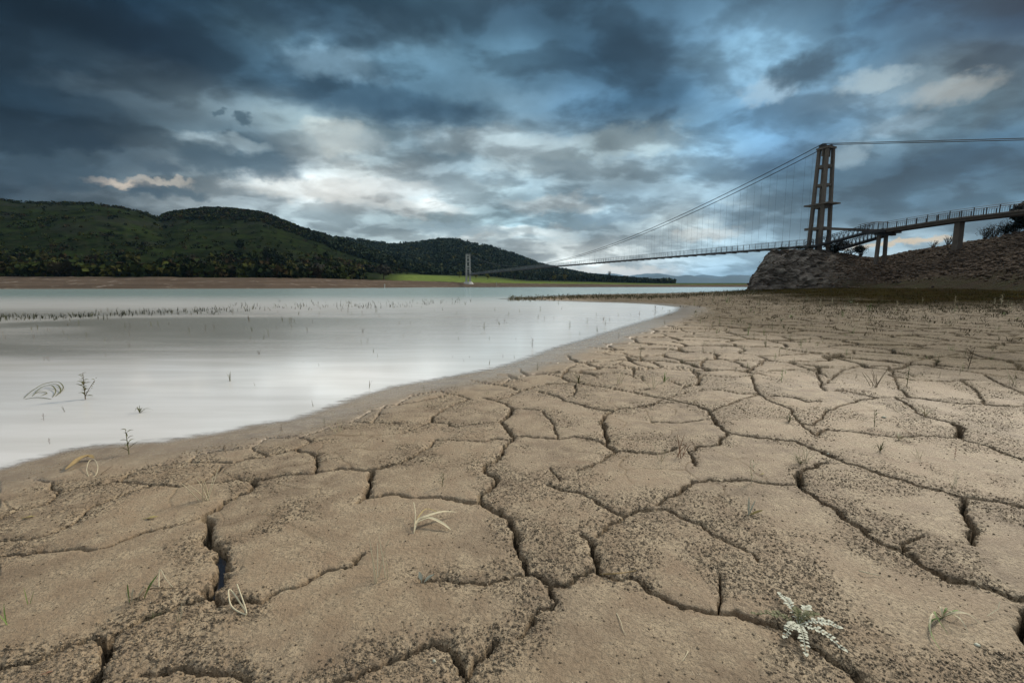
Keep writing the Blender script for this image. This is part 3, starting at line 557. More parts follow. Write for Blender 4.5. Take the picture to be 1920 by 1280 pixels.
# ------------------------------------------------------------------ the far shore and its hills
def itp(x, tab): return np.interp(x, [t[0] for t in tab], [t[1] for t in tab])
def hz(px, py, Y): 
    dx, dy = px - 960, py - 640
    return 1 + (-dy * CT - FPX * ST) / (-dy * ST + FPX * CT) * Y
SHORE_Y = [(-1400, 110), (-300, 132), (0, 143), (300, 148), (500, 160), (640, 190), (760, 240), (880, 300), (1000, 318), (1400, 345), (2400, 360)]
BEACH_T = [(-1400, 515), (0, 518), (300, 519), (500, 520.5), (600, 521.5), (700, 524.5), (800, 527), (880, 529.5), (960, 530.8), (1100, 532), (1250, 533.4), (2400, 533.6)]
RIDGE_A = [(-1400, 380), (-600, 330), (-200, 348), (0, 370), (60, 380), (130, 381), (200, 383), (250, 391), (290, 400), (318, 409), (345, 401), (400, 394), (450, 395), (500, 401), (520, 408), (580, 433), (610, 441), (660, 462), (720, 485), (800, 508), (880, 525), (960, 534), (1100, 540), (2400, 560)]
RIDGE_B = [(-1400, 520), (200, 500), (500, 452), (610, 444), (680, 452), (740, 461), (780, 458), (830, 451), (860, 452), (930, 467), (990, 489), (1020, 499), (1060, 509), (1100, 517), (1150, 522.5), (1190, 526), (1230, 531), (1300, 536), (2400, 560)]
def far_h(px, Y):
    ysh = itp(px, SHORE_Y); yb = ysh * 1.13; zb = hz(px, itp(px, BEACH_T), yb)
    z = np.interp(0, [0], [0]) + np.where(Y < ysh, -(ysh - Y) * .05, zb * np.clip((Y - ysh) / (yb - ysh), 0, 1) ** .85)
    z = np.where(Y > yb, zb + (Y - yb) * .006 + .055 * np.minimum(Y - yb, ysh * .42) * sstep(px, 690, 760) * (1 - .6 * sstep(px, 900, 1000)) * (1 - .75 * sstep(px, 1000, 1250)), z)
    yr = itp(px, [(-1400, 380), (250, 420), (318, 470), (400, 520), (700, 470), (960, 420), (2400, 420)]); yf = ysh * 1.2
    zr = np.maximum(hz(px, itp(px, RIDGE_A), yr), 0); t = np.clip((Y - yf) / (yr - yf), 0, 1)
    prof = .45 * t + .55 * t * t * (3 - 2 * t); A = np.where(Y <= yr, zr * prof, zr - (Y - yr) * .20 - .00002 * (Y - yr) ** 2)
    yr2 = 900.; yf2 = 400.; zr2 = np.maximum(hz(px, itp(px, RIDGE_B), yr2), 0); t2 = np.clip((Y - yf2) / (yr2 - yf2), 0, 1)
    B = np.where(Y <= yr2, zr2 * (.55 * t2 + .45 * t2 * t2 * (3 - 2 * t2)), zr2 - (Y - yr2) * .18)
    x = (px - 960) / FPX * Y
    gul = np.abs(fbm(x / 90 + Y / 260, Y / 200, 301, 4)) * 2
    A = A - gul * 9 * t * (1 - t) * 2 * (zr / 80); B = B - gul * 22 * t2 * (1 - t2) * (zr2 / 80)
    # spur that runs down from the saddle between the two near humps
    return np.maximum(z, np.where(Y > yb, np.maximum(A, B), -99.)) + .25 * fbm(x / 6, Y / 6, 311, 3) * sstep(Y, ysh * 1.02, ysh * 1.2)
fp = np.linspace(-1100, 2300, 900); fY = [105.]
while fY[-1] < 2100: fY.append(fY[-1] * 1.010)
fY = np.array(fY); PXg, YYg = np.meshgrid(fp, fY)
Zf = far_h(PXg, YYg); Xf = (PXg - 960) / FPX * YYg
nr, nc = Zf.shape; ii = np.arange(nr * nc).reshape(nr, nc)
Ff = np.stack([ii[:-1, :-1], ii[:-1, 1:], ii[1:, 1:], ii[1:, :-1]], -1).reshape(-1, 4)
ysg = itp(PXg, SHORE_Y); sh_t = (YYg - ysg) / (ysg * .13)
forest = sstep(PXg, 560, 700) * sstep(YYg, 380, 460)
capm = sstep(PXg, 300, 360) * (1 - sstep(PXg, 600, 640)) * sstep(YYg, 402, 406)
def far_fn(N, p):
    at = lambda n: N.new('ShaderNodeAttribute', attribute_name=n).outputs['Fac']
    g = N.new('ShaderNodeNewGeometry').outputs['Position']
    n = N.noise(g, .035, 5, .6); n2 = N.noise(g, .25, 5, .65); st = N.noise(N.scale(g, (.03, .03, 2.6)), 1, 4, .6)
    grass = N.mix(N.mr(n, .38, .62), (.008, .013, .004), (.017, .026, .007)); grass = N.mix(N.mr(N.noise(g, .09, 6, .7, .4), .42, .60), grass, (.006, .009, .004)); grass = N.mix(N.mr(n2, .45, .7), grass, (.020, .022, .012))
    rocky = N.mix(N.mr(n2, .4, .6), (.026, .027, .022), (.014, .017, .010)); grass = N.mix(N.m('MULTIPLY', N.mr(N.noise(g, .02, 4, .6), .52, .62), .6), grass, rocky)
    sh = N.mix(N.mr(st, .3, .7), (.064, .047, .035), (.100, .076, .058)); sh = N.mix(N.mr(n2, .56, .7), sh, (.17, .14, .115))
    meadow = N.mix(N.mr(n2, .4, .7), (.085, .115, .030), (.13, .165, .045))
    low = N.mix(at('field'), grass, meadow); c = N.mix(N.mr(N.m('ADD', at('shore'), N.m('MULTIPLY', N.m('SUBTRACT', n2, .5), .8)), .92, 1.08), sh, low)
    c = N.mix(at('wood'), c, (.034, .042, .020)); N.put(p.inputs['Base Color'], c); p.inputs['Roughness'].default_value = 1; p.inputs['Specular IOR Level'].default_value = 0
    N.put(p.inputs['Normal'], N.bump(n2, .5, 1.5))
field = sstep(PXg, 700, 780) * (1 - sstep(YYg, ysg * 1.45, ysg * 1.6)) * (PXg < 2000)
far = mesh_np('far_hills', np.stack([Xf, YYg, Zf], -1).reshape(-1, 3), Ff, mat('hill_grass', far_fn), smooth=True, kind='structure',
    attrs={'shore': ('FLOAT', np.where(YYg < ysg * 1.2, sh_t, 3).reshape(-1)), 'wood': ('FLOAT', np.maximum(forest, capm).reshape(-1) * .85), 'field': ('FLOAT', field.reshape(-1))})

# scrub and woodland over the slopes (nobody could count it)
N0 = 90000; bp = rng.uniform(-250, 1260, N0); bY = 150 * np.exp(rng.uniform(0, 1.9, N0)); 
ysb = itp(bp, SHORE_Y); z0 = far_h(bp, bY); xb = (bp - 960) / FPX * bY
pyb = 640 - FPX * ((bY * ST + (z0 - 1) * CT) / (bY * CT - (z0 - 1) * ST)) 
dens = .045 + .38 * sstep(fbm(xb / 55, bY / 55, 401, 4), .12, .4)
belt = (1 - sstep(bY + 30 * fbm(xb / 60, bY / 60, 431, 2), ysb * 1.42, ysb * 1.95)) * (bp < 700); dens = np.maximum(dens, belt * sstep(fbm(xb / 26, bY / 26, 411, 3), -.12, .22) * .60)
cap = (bp > 318) * (bp < 640) * (bY > 402) * (bY < 540); dens = np.maximum(dens, cap * 1.0)
wood = (bp > 590) * (bY > 400) * (bY < 960); dens = np.maximum(dens, wood * (.35 + .65 * sstep(fbm(xb / 70, bY / 70, 421, 3), -.25, .05)))
edge = (bp > 640) * (bY > ysb * 1.55) * (bY < ysb * 1.70); dens = np.maximum(dens, edge * .55)
topl = (bp < 320) * (bY > 395) * (bY < 428); dens = np.maximum(dens, topl * .5)
ok = (rng.uniform(0, 1, N0) < dens) & (bY > ysb * 1.15) & (bY < 960) & ~((bp > 680) & (bY < ysb * 1.55)) & ~((bp < 318) & (bY > 430)) & ~((bp < 620) & (bp > 318) & (bY > 540))
bp, bY, xb, z0, belt, wood, cap = bp[ok], bY[ok], xb[ok], z0[ok], belt[ok], wood[ok], cap[ok]
rad = np.where(belt > .3, rng.uniform(1.4, 4.2, len(bp)), rng.uniform(.4, 1.9, len(bp))); rad = np.where(wood, rng.uniform(2.5, 5.0, len(bp)), rad); rad = np.where(cap, rng.uniform(1.3, 2.8, len(bp)), rad)
pal = np.array([(.009, .014, .005), (.018, .026, .007), (.034, .040, .008), (.044, .042, .009), (.034, .023, .009), (.022, .019, .010)])
pk = rng.choice(6, len(bp), p=[.30, .28, .16, .08, .10, .08]); pk = np.where(belt > .3, rng.choice(6, len(bp), p=[.18, .22, .22, .18, .12, .08]), pk)
tn = pal[pk]; tn = np.where(wood[:, None], np.array([.020, .028, .014]) * (.7 + .9 * rng.uniform(0, 1, (len(bp), 1))) + (pk == 3)[:, None] * np.array([.04, .03, 0]), tn)
V, Fq, T = leafy(np.stack([xb, bY, z0 + rad * .5], 1), rad, tn, 26, seed=3)
mesh_np('hillside_scrub', V, Fq, M_leaf, attrs={'tint': ('FLOAT_COLOR', T)}, kind='stuff', label='dark green and rusty scrub and woodland covering the far hills', cat='scrub')

# distant blue ranges
M_mtn = plain('distant_forest', (.045, .065, .07), .95, .25, .002, .1)
def ridge(name, tab, Y, depth, seed):
    px = np.linspace(tab[0][0], tab[-1][0], 260); t = np.linspace(-1, 1, 15); P, T_ = np.meshgrid(px, t)
    z = hz(P, itp(P, tab), Y) + (40 * Y / 8000) * fbm(P / 28, P * 0 + seed, seed, 4); z = np.maximum(z * (1 - np.abs(T_) ** 1.4), -5)
    y = Y + T_ * depth; x = (P - 960) / FPX * y; n = len(px); i_ = np.arange(P.size).reshape(P.shape)
    z = z * (1 - .25 * np.abs(fbm(x / 300, y / 300, seed, 3)) * (1 - np.abs(T_)) * np.abs(T_) * 4)
    mesh_np(name, np.stack([x, y, z], -1).reshape(-1, 3), np.stack([i_[:-1, :-1], i_[:-1, 1:], i_[1:, 1:], i_[1:, :-1]], -1).reshape(-1, 4), M_mtn, smooth=True, kind='structure')
ridge('distant_mountains', [(700, 560), (900, 528), (1060, 516), (1110, 512), (1150, 514), (1190, 517), (1230, 514), (1290, 517), (1330, 518), (1400, 517), (1500, 519), (1800, 515), (2400, 520)], 8200, 1500, 5)
ridge('distant_hills', [(1020, 540), (1120, 528), (1190, 524), (1220, 518), (1260, 515), (1300, 518), (1340, 520), (1380, 516), (1420, 518), (1600, 516), (2400, 522)], 5600, 900, 9)
ridge('low_wooded_hills', [(1080, 538), (1130, 526), (1160, 522.5), (1195, 523), (1212, 527), (1226, 533), (1300, 534.2), (2200, 534.4)], 3300, 420, 13)

# ------------------------------------------------------------------ the hillside and rock on the right
bN, bE = Vector((-.331, .9436, 0)), Vector((.9436, .331, 0))      # along and across the bridge
TW = At(1534, 470, 80); TB = Vector((TW.x, 80, 0))                # near tower foot (plan)
FT = At(878, 530, 325); FTB = Vector((FT.x, 325, 0))
bN = (FTB - TB).normalized(); bE = Vector((bN.y, -bN.x, 0)); SPAN = (FTB - TB).length
RG = [(1393, 547), (1400, 541), (1408, 524), (1415, 506), (1425, 486), (1440, 471), (1480, 467), (1520, 469), (1575, 474), (1600, 480), (1630, 483), (1650, 480), (1680, 473), (1720, 466), (1760, 460), (1800, 453), (1850, 446), (1880, 438), (1920, 428), (2100, 400), (2600, 370), (4200, 350)]
RY = [(1393, 80), (1440, 80), (1540, 81), (1640, 77), (1720, 72), (1800, 67), (1920, 62), (2200, 52), (4200, 28)]
FY = [(1393, 76), (1420, 75), (1480, 72), (1540, 68), (1600, 60), (1680, 50), (1800, 40), (1920, 31), (2200, 22), (4200, 10)]
hp = np.concatenate([np.linspace(1388, 1960, 430), np.linspace(1964, 4200, 110)]); ht = np.concatenate([np.linspace(-.12, 1.0, 190), np.linspace(1.01, 1.9, 40)])
HP, HT = np.meshgrid(hp, ht); yr_, yf_ = itp(HP, RY), itp(HP, FY); HY = yf_ + HT * (yr_ - yf_)
zr_ = hz(HP, itp(HP, RG), yr_); cl = 1 - sstep(HP, 1470, 1640)
HX = (HP - 960) / FPX * HY
plainz = .9 * sstep(HX - .25 * HY, 6, 42) * sstep(HY, 4, 40)
tc_ = np.clip(HT, 0, 1); pc = 1 - (1 - tc_) ** 2.6; pg = .62 * tc_ + .38 * tc_ * tc_ * (3 - 2 * tc_); prof = cl * pc + (1 - cl) * pg
prof = np.where(HT > 1, 1 - (HT - 1) ** 1.3 * .9, prof)
HZ = plainz - .25 + (zr_ - plainz + .25) * prof
na = fbm(HX / 3.2, (HY + HZ * 1.5) / 3.2, 501, 5); nb_ = 1 - np.abs(fbm((HX + HZ * .9) / 1.7, (HY * .6 + HZ * 1.3) / 1.7, 511, 4)) * 3
amp = sstep(HT, -.05, .12) * (1 - .75 * sstep(HT, .86, .99)) 
turf0 = (1 - sstep(HT + .18 * fbm(HX / 5, HY / 5, 531, 3), .14, .36)) * sstep(HP, 1500, 1640); amp = amp * (1 - .88 * turf0)
HZ = HZ + amp * (na * .8 + (nb_ - .5) * .35) * (.22 + .78 * cl); HY2 = HY + amp * na * 1.2 * (.25 + .75 * cl) - amp * (nb_ - .5) * .7 * cl
HX2 = HX + amp * fbm(HX / 2, HZ / 2, 521, 3) * .8
def hill_z(px, t):
    i = int(np.clip(np.searchsorted(hp, px), 0, len(hp) - 1)); j = int(np.clip(np.searchsorted(ht, t), 0, len(ht) - 1))
    return Vector((HX2[j, i], HY2[j, i], HZ[j, i]))
def hill_fn(N, p):
    at = lambda n: N.new('ShaderNodeAttribute', attribute_name=n).outputs['Fac']
    g = N.new('ShaderNodeNewGeometry').outputs['Position']
    n = N.noise(g, .45, 6, .65, .5); v = N.voro(N.scale(g, (1, 1, 1.6)), 2.2); mp_ = N.scale(g, (.5, .4, 1.7)); mp_.node.inputs[2].default_value = (.35, .75, .3); bed = N.noise(mp_, 1.0, 6, .68, 1.2)
    rock = N.mix(N.mr(bed, .36, .64), (.060, .050, .040), (.21, .175, .145)); rock = N.mix(N.mr(n, .5, .7), rock, (.28, .245, .205))
    scree = N.mix(N.mr(n, .38, .62), (.020, .013, .008), (.048, .033, .022))
    earth = N.mix(N.mr(n, .4, .65), (.020, .013, .006), (.020, .020, .006))
    c = N.mix(at('cliff'), scree, rock); c = N.mix(at('turf'), c, earth)
    N.put(p.inputs['Base Color'], c); p.inputs['Roughness'].default_value = 1; p.inputs['Specular IOR Level'].default_value = .03
    h = N.m('ADD', N.m('ADD', N.m('MULTIPLY', n, 1.0), N.m('MULTIPLY', v, -.5)), N.noise(g, 3.5, 5, .7)); N.put(p.inputs['Normal'], N.bump(h, .9, .35))
turf = np.maximum(turf0, sstep(HT, .86, .95) * (1 - sstep(HP, 1560, 1620)))
i_ = np.arange(HP.size).reshape(HP.shape)
mesh_np('rocky_hillside', np.stack([HX2, HY2, HZ], -1).reshape(-1, 3), np.stack([i_[:-1, :-1], i_[:-1, 1:], i_[1:, 1:], i_[1:, :-1]], -1).reshape(-1, 4), mat('hillside_rock', hill_fn), smooth=False,
    kind='structure', attrs={'cliff': ('FLOAT', cl.reshape(-1)), 'turf': ('FLOAT', turf.reshape(-1))})
# loose stones of the scree
ico = [(0, 0, 1), (.894, 0, .447), (.276, .851, .447), (-.724, .526, .447), (-.724, -.526, .447), (.276, -.851, .447), (.724, .526, -.447), (-.276, .851, -.447), (-.894, 0, -.447), (-.276, -.851, -.447), (.724, -.526, -.447), (0, 0, -1)]
icf = [(0,1,2),(0,2,3),(0,3,4),(0,4,5),(0,5,1),(1,6,2),(2,7,3),(3,8,4),(4,9,5),(5,10,1),(2,6,7),(3,7,8),(4,8,9),(5,9,10),(1,10,6),(6,11,7),(7,11,8),(8,11,9),(9,11,10),(10,11,6)]
ico = np.array(ico); icf = np.array(icf)
def rocks(P, S, seed, flat=.65):
    r_ = np.random.default_rng(seed); n = len(P); V = ico[None] * (1 + r_.uniform(-.32, .32, (n, 12, 1))) * r_.uniform(.6, 1.3, (n, 1, 3)) * np.array([1, 1, flat]); a = r_.uniform(0, 6.28, n); c, s_ = np.cos(a), np.sin(a)
    V = np.stack([V[..., 0] * c[:, None] - V[..., 1] * s_[:, None], V[..., 0] * s_[:, None] + V[..., 1] * c[:, None], V[..., 2]], -1) * S[:, None, None] + P[:, None]
    return V.reshape(-1, 3), (icf[None] + 12 * np.arange(n)[:, None, None]).reshape(-1, 3)
n = 16000; a = rng.integers(0, len(hp) - 90, n); b = rng.integers(18, 188, n); sel = (rng.uniform(0, 1, n) < np.where(cl[b, a] > .5, .12, .9 * (1 - turf[b, a] * .97))); a, b = a[sel], b[sel]
P = np.stack([HX2[b, a], HY2[b, a], HZ[b, a]], 1) + rng.normal(size=(len(a), 3)) * [.15, .15, .02]
V, Ft = rocks(P, .04 + .26 * rng.uniform(0, 1, len(a)) ** 3, 9)
mesh_np('scree_stones', V, Ft, M_stone, kind='stuff', label='loose brown stones strewn down the slope under the footbridge ramp', cat='stones')

# ------------------------------------------------------------------ the suspension footbridge
bridge = empty('suspension_footbridge', (TB.x, TB.y, 0), label='long rusty suspension footbridge strung across the lake between two concrete towers', cat='footbridge')
def zt(py, px=1541, Y=80): return hz(px, py, Y)
def rel(v): return Vector(v) - Vector((TB.x, TB.y, 0))
def tower(base, z0, levels, A0, B0, A1, B1, leg0, leg1, mat_, ztop, plat, name, simple=False):
    tw = empty(name, (base.x - TB.x, base.y - TB.y, 0)); tw.parent = bridge
    cor = [(1, 1), (1, -1), (-1, 1), (-1, -1)]
    def pt(i, z, k=None):
        f = (z - z0) / (ztop - z0); A = A0 + (A1 - A0) * f; B = B0 + (B1 - B0) * f; return bN * (cor[i][0] * A) + bE * (cor[i][1] * B) + Vector((0, 0, z))
    for i in range(4):
        m = MB(); m.bar(pt(i, z0 - 1.2), pt(i, ztop - .003), leg0, leg0 * 1.15, leg1, leg1 * 1.15, side=bE); m.build('leg', mat_, tw)
    for z, th in levels:
        m = MB()
        for i, j in ((0, 1), (2, 3), (0, 2), (1, 3)):
            a, b = pt(i, z), pt(j, z); d = (b - a).normalized(); m.bar(a + d * leg1 * .45, b - d * leg1 * .45, leg1 * .8, th, side=d.cross(Vector((0, 0, 1))))
        m.build('crossbeam', mat_, tw)
    if plat:
        m = MB(); z, a_, b_ = plat; rot = Matrix((bE, bN, Vector((0, 0, 1)))).transposed(); m.box((0, 0, z), (b_, a_, .22), rot); m.build('platform', mat_, tw)
    rot = Matrix((bE, bN, Vector((0, 0, 1)))).transposed()
    m = MB(); m.box((0, 0, ztop + .18), (B1 * 2 + leg1 * 1.7, A1 * 2 + leg1 * 1.7, .30), rot); m.box((0, 0, ztop - .55), (B1 * 2 + leg1 * .8, .34, 1.1), rot); m.build('cap', mat_, tw)
    for s_ in (-1, 1):
        m = MB(); c = bE * (s_ * B1) + Vector((0, 0, ztop + .58)); m.box(c - Vector((0, 0, .12)), (.7, 1.2, .2), rot); m.box(c + Vector((0, 0, .13)), (.3, .9, .3), rot); m.box(c + bN * .5, (.5, .3, .5), rot); m.build('saddle', M_steel, tw)
    return tw
zc = zt(281)
TWN = tower(TB, zt(470), [(zt(313), .45), (zt(348), .4), (zt(388), .45), (zt(429), .5)], 1.02, 1.02, .70, .68, .47, .40, M_concrete, zc, (zt(384), 4.4, 2.9), 'near_tower')
zfb = hz(878, 529, 325); zfc = hz(878, 477.5, 325)
TWF = tower(FTB, zfb, [(hz(878, 484, 325), .5), (hz(878, 490.5, 325), .5), (hz(878, 500, 325), .6), (hz(878, 505, 325), .4)], 1.4, 1.35, .9, 1.15, .62, .5, M_concrete_far, zfc, (hz(878, 510, 325), 3.4, 4.4), 'far_tower')
m = MB(); 
for k in range(10):
    t0 = 2 * math.pi * k / 10; t1 = 2 * math.pi * (k + 1) / 10; 
    m.v += [Vector((math.cos(t0) * 6.5, math.sin(t0) * 6.5, -1)), Vector((math.cos(t0) * 2.6, math.sin(t0) * 2.6, zfb + .3)), Vector((math.cos(t1) * 2.6, math.sin(t1) * 2.6, zfb + .3)), Vector((math.cos(t1) * 6.5, math.sin(t1) * 6.5, -1))]; m.f.append([4 * k, 4 * k + 3, 4 * k + 2, 4 * k + 1])
m.f.append([4 * k + 1 for k in range(10)]); m.build('foot_mound', M_concrete_far, TWF)
zd0 = zt(459.5, 1519, 80); zd1 = hz(885, 515.5, 322)
def deck_z(s): t = s / SPAN; return zd0 + (zd1 - zd0) * t + 1.6 * 4 * t * (1 - t) * .35
def cab_z(s): 
    t = s / SPAN; za = zc + .9; zb = zfc + .9; low = deck_z(SPAN * .5) + 1.3; sag = (za + zb) / 2 - low
    return za + (zb - za) * t - 4 * sag * t * (1 - t)
def on(s, off, z): return bN * s + bE * off + Vector((0, 0, z))
for off in (-.85, .85):
    m = MB(); m.tube([on(s, off, cab_z(s)) for s in np.linspace(0, SPAN, 90)], .065, 5); m.build('main_cable', M_cable, bridge)
    m = MB(); m.tube([on(s, off, cab_z(0) + s * .256) for s in np.linspace(0, -62, 12)], .055, 5); m.build('backstay_cable', M_cable, bridge)
m = MB()
ss = np.linspace(.5, SPAN - 1, 110)
for a, b in zip(ss[:-1], ss[1:]): m.bar(on(a, 0, deck_z(a)), on(b, 0, deck_z(b)), 1.5, .09, side=bE)
for off in (-.72, .72):
    for a, b in zip(ss[:-1], ss[1:]): m.bar(on(a, off, deck_z(a) - .16), on(b, off, deck_z(b) - .16), .12, .22, side=bE)
for k in range(87): s = 1 + k * 3.0; m.bar(on(s, -1.0, deck_z(s) - .33), on(s, 1.0, deck_z(s) - .33), .12, .14) if s < SPAN else None
m.build('deck', M_deck, bridge)
for off in (-.8, .8):
    m = MB()
    for h in (.12, .55, 1.12):
        m.tube([on(s, off, deck_z(s) + h) for s in np.linspace(.5, SPAN - 1, 80)], .028 if h > 1 else .016, 4)
    s = .5
    while s < SPAN - 1: m.bar(on(s, off, deck_z(s) - .3), on(s, off, deck_z(s) + 1.15), .07, .07); s += 1.5
    s = .5
    while s < SPAN * .6:
        m.bar(on(s, off, deck_z(s) + .12), on(s, off, deck_z(s) + 1.1), .014, .014); s += .375
    m.build('railing', M_rail, bridge)
k = 0; far_h_mb = MB()
s = 3.0
while s < SPAN - 2:
    for off in (-.85, .85):
        tgt = MB() if s < 150 else far_h_mb
        if cab_z(s) - deck_z(s) > .5: tgt.tube([on(s, off, deck_z(s) - .3), on(s, off, cab_z(s))], .010, 4)
        if s < 150 and tgt.v: tgt.build('hanger', M_cable, bridge)
    s += 3.5
far_h_mb.build('hanger', M_cable, bridge, kind='stuff')

# approach viaduct and the two gangways down to the deck
ap = empty('approach_ramp', (TB.x, TB.y, 0), label='dark concrete approach ramp on piers climbing right from the near tower over the stony slope', cat='ramp')
def s_at(px, off=0.0):                          # distance along the bridge line where a pixel column meets it
    u = None; best = None
    for q in np.linspace(0, -48, 481):
        p = TB + bN * q + bE * off; c = abs(960 + FPX * p.x / (p.y * CT - 9 * ST * 1.0) - px)
        if best is None or c < best[0]: best = (c, q)
    return best[1]
def zz(px, py, off=0.0): s = s_at(px, off); p = TB + bN * s + bE * off; return s, hz(px, py, p.y)
sB, zB = zz(1655, 433); sE, zE = -46, None
s1, z1 = zz(1800, 411); s2, z2 = zz(1915, 398)
def apz(s): return float(np.interp(-s, [-2.2, 0, -sB, -s1, -s2, 60], [zt(428), zt(428), zB, z1, z2, z2 + (z2 - z1) / max(.1, (s1 - s2)) * (s2 + 60) * 0 + .02 * (60 + s2)]))
m = MB(); pts = [2.4, 0, sB * .5, sB]
for a, b in zip(pts[:-1], pts[1:]):
    for off in (-.5, .5): m.bar(on(a, off, apz(a)), on(b, off, apz(b)), .30, .42, side=bE)
m.build('tie_beam', M_concrete, ap)
m = MB(); sa = [sB + 2.2, sB, s1 * .6 + sB * .4, s1, s2, -47]
for a, b in zip(sa[:-1], sa[1:]): m.bar(on(a, 0, apz(a) + .02), on(b, 0, apz(b) + .02), 2.2, .18, side=bE); [m.bar(on(a, off, apz(a) - .22), on(b, off, apz(b) - .22), .25, .30, side=bE) for off in (-.8, .8)]
m.build('deck_slab', M_concrete, ap)
m = MB(); rot = Matrix((bE, bN, Vector((0, 0, 1)))).transposed(); m.box(on(sB + .2, .35, apz(sB) - .16), (4.4, 2.6, .36), rot); m.box(on(sB - .2, .35, apz(sB) - .50), (4.0, .6, .32), rot); m.build('landing', M_steel, ap)
for off in (-1.0, 1.0):
    m = MB(); 
    for h in (1.15, .95, .15): m.tube([on(s, off, apz(s) + h) for s in np.linspace(sB + 1.2, -47, 24)], .03 if h > 1 else .022, 4)
    for i, s in enumerate(np.arange(sB, -47, -1.25)): m.bar(on(s, off, apz(s)), on(s, off, apz(s) + (1.15 if i % 2 else .97)), .09 if i % 2 == 0 else .07, .09)
    for s in np.arange(sB, -47, -.25): m.bar(on(s, off, apz(s) + .15), on(s, off, apz(s) + .95), .018, .018)
    m.build("railing", M_steel, ap)
for s, zb_, th, nme in ((sB - .1, hz(1652, 486, 72), .44, 'pier'),):
    for off in (-.75, .75):
        m = MB(); m.bar(on(s, off * 1.25, zb_ - .8), on(s, off, apz(s) - .5), th, th * .9, th * .95, th * .9, side=bE); m.build('pier', M_concrete, ap)
m = MB(); m.bar(on(s1, 0, hz(1800, 462, 66) - 1.5), on(s1, 0, apz(s1) - .42), 1.15, .6, 1.05, .6, side=bE); m.build('pier', M_concrete, ap)

def gangway(off, sa, za, sb, zb):
    g = empty('gangway', (TB.x, TB.y, 0)); d = on(sb, off, zb) - on(sa, off, za); n = 14
    m = MB(); m.bar(on(sa, off, za), on(sb, off, zb), .95, .10, side=bE)
    for q in (-.46, .46): m.bar(on(sa, off + q, za - .1), on(sb, off + q, zb - .1), .1, .26, side=bE)
    m.build('walkway', M_steel, g)
    for q in (-.5, .5):
        m = MB(); a, b = on(sa, off + q, za), on(sb, off + q, zb); H = Vector((0, 0, 1.05)); m.bar(a + H, b + H, .07, .07); m.bar(a + H * .12, b + H * .12, .05, .05)
        for i in range(n):
            p, r_ = a + (b - a) * i / n, a + (b - a) * (i + 1) / n; m.bar(p, p + H, .05, .05); mid_ = (p + r_) / 2; m.bar(p + H * .12, mid_ + H, .035, .035); m.bar(mid_ + H, r_ + H * .12, .035, .035)
        m.bar(b, b + H, .06, .06); m.build('truss_railing', M_steel, g)
    return g
g1 = gangway(-1.35, 1.0, zt(464, 1556, 79) , sB + .9, apz(sB) - .02); tag(g1, 'upper lattice gangway climbing on the lake side of the near tower to the landing', 'gangway', 'lattice gangways beside the tower')
g2 = gangway(1.75, -1.2, zt(468, 1595, 78) - .1, sB + .6, apz(sB) - .5); tag(g2, 'lower lattice gangway on the far side under the concrete tie beam', 'gangway', 'lattice gangways beside the tower')
# top of the ramp: a short arched hand rail over the landing
m = MB(); 
for off in (-1.85, -.85):
    m.tube([on(s, off, apz(sB) + 1.05 + .22 * math.sin(math.pi * t)) for s, t in zip(np.linspace(sB + 2.4, sB - 1.4, 7), np.linspace(0, 1, 7))], .035, 4)
    for s in np.linspace(sB + 2, sB - 1.2, 6): m.bar(on(s, off, apz(sB)), on(s, off, apz(sB) + 1.12), .05, .05)
m.build('landing_railing', M_steel, ap)

# ------------------------------------------------------------------ trees and bushes one can tell apart
def tree(name, px, Y, h, w, tint, label, cat, group=None, k=420, base=None, bare=False, lobes=5, seed=0, flat=None):
    if base is None: x = (px - 960) / FPX * Y; z = float(far_h(np.array([float(px)]), np.array([float(Y)]))[0]); base = Vector((x, Y, z))
    r_ = random.Random(seed + int(px)); e = empty(name, base, label=label, cat=cat, group=group)
    m = MB(); th = h * (.35 if not bare else .5); m.tube([(0, 0, -.4), (0, 0, th * .6), (w * .05, 0, th), (w * .03, 0, h * .7)], [h * .035, h * .028, h * .02, h * .008], 6)
    tips = []
    for i in range(9 if not bare else 22):
        a = r_.uniform(0, 6.28); z0_ = th * r_.uniform(.5, 1.1); tip = Vector((math.cos(a) * w * .4 * r_.uniform(.5, 1), math.sin(a) * w * .4 * r_.uniform(.5, 1), h * r_.uniform(.55, 1.0)))
        m.tube(curve((0, 0, z0_), tip, -h * .03, 5), [h * .014, h * .011, h * .008, h * .005, h * .003], 4); tips.append(tip)
    m.build('trunk', M_bark, e)
    cs, rs = [], []
    for i in range(lobes):
        a = r_.uniform(0, 6.28); q = r_.uniform(.1, .30) * w; cs.append((math.cos(a) * q, math.sin(a) * q, h * r_.uniform(.42, .80))); rs.append(w * r_.uniform(.22, .34))
    cs.append((0, 0, h * .6)); rs.append(w * .36)
    V, Fq, T = leafy(cs, rs, [tint] * len(cs), (k if not bare else k // 3) // len(cs), .20 if not bare else .10, (h / w) * .62 if flat is None else flat, seed + int(px))
    mesh_np('crown', V, Fq, M_leaf, e, attrs={'tint': ('FLOAT_COLOR', T)}); return e
DG = (.016, .024, .010)
tree('dark_tree', 458, 290, 9, 8, DG, 'lone dark round tree high on the middle of the near green hill', 'tree')
tree('dark_tree', 508, 262, 11, 9, DG, 'tall dark tree, left of the close pair on the lower hillside', 'tree')
tree('dark_tree', 531, 256, 10, 9.5, (.020, .030, .016), 'broad dark tree, right of the close pair on the lower hillside', 'tree')
tree('dark_tree', 571, 240, 8, 7.5, DG, 'small round dark tree beside the pale bare tree above the shore', 'tree')
tree('bare_tree', 606, 236, 9, 8, (.12, .095, .08), 'pale greyish pink bare tree standing on the slope above the shore', 'tree', bare=True)
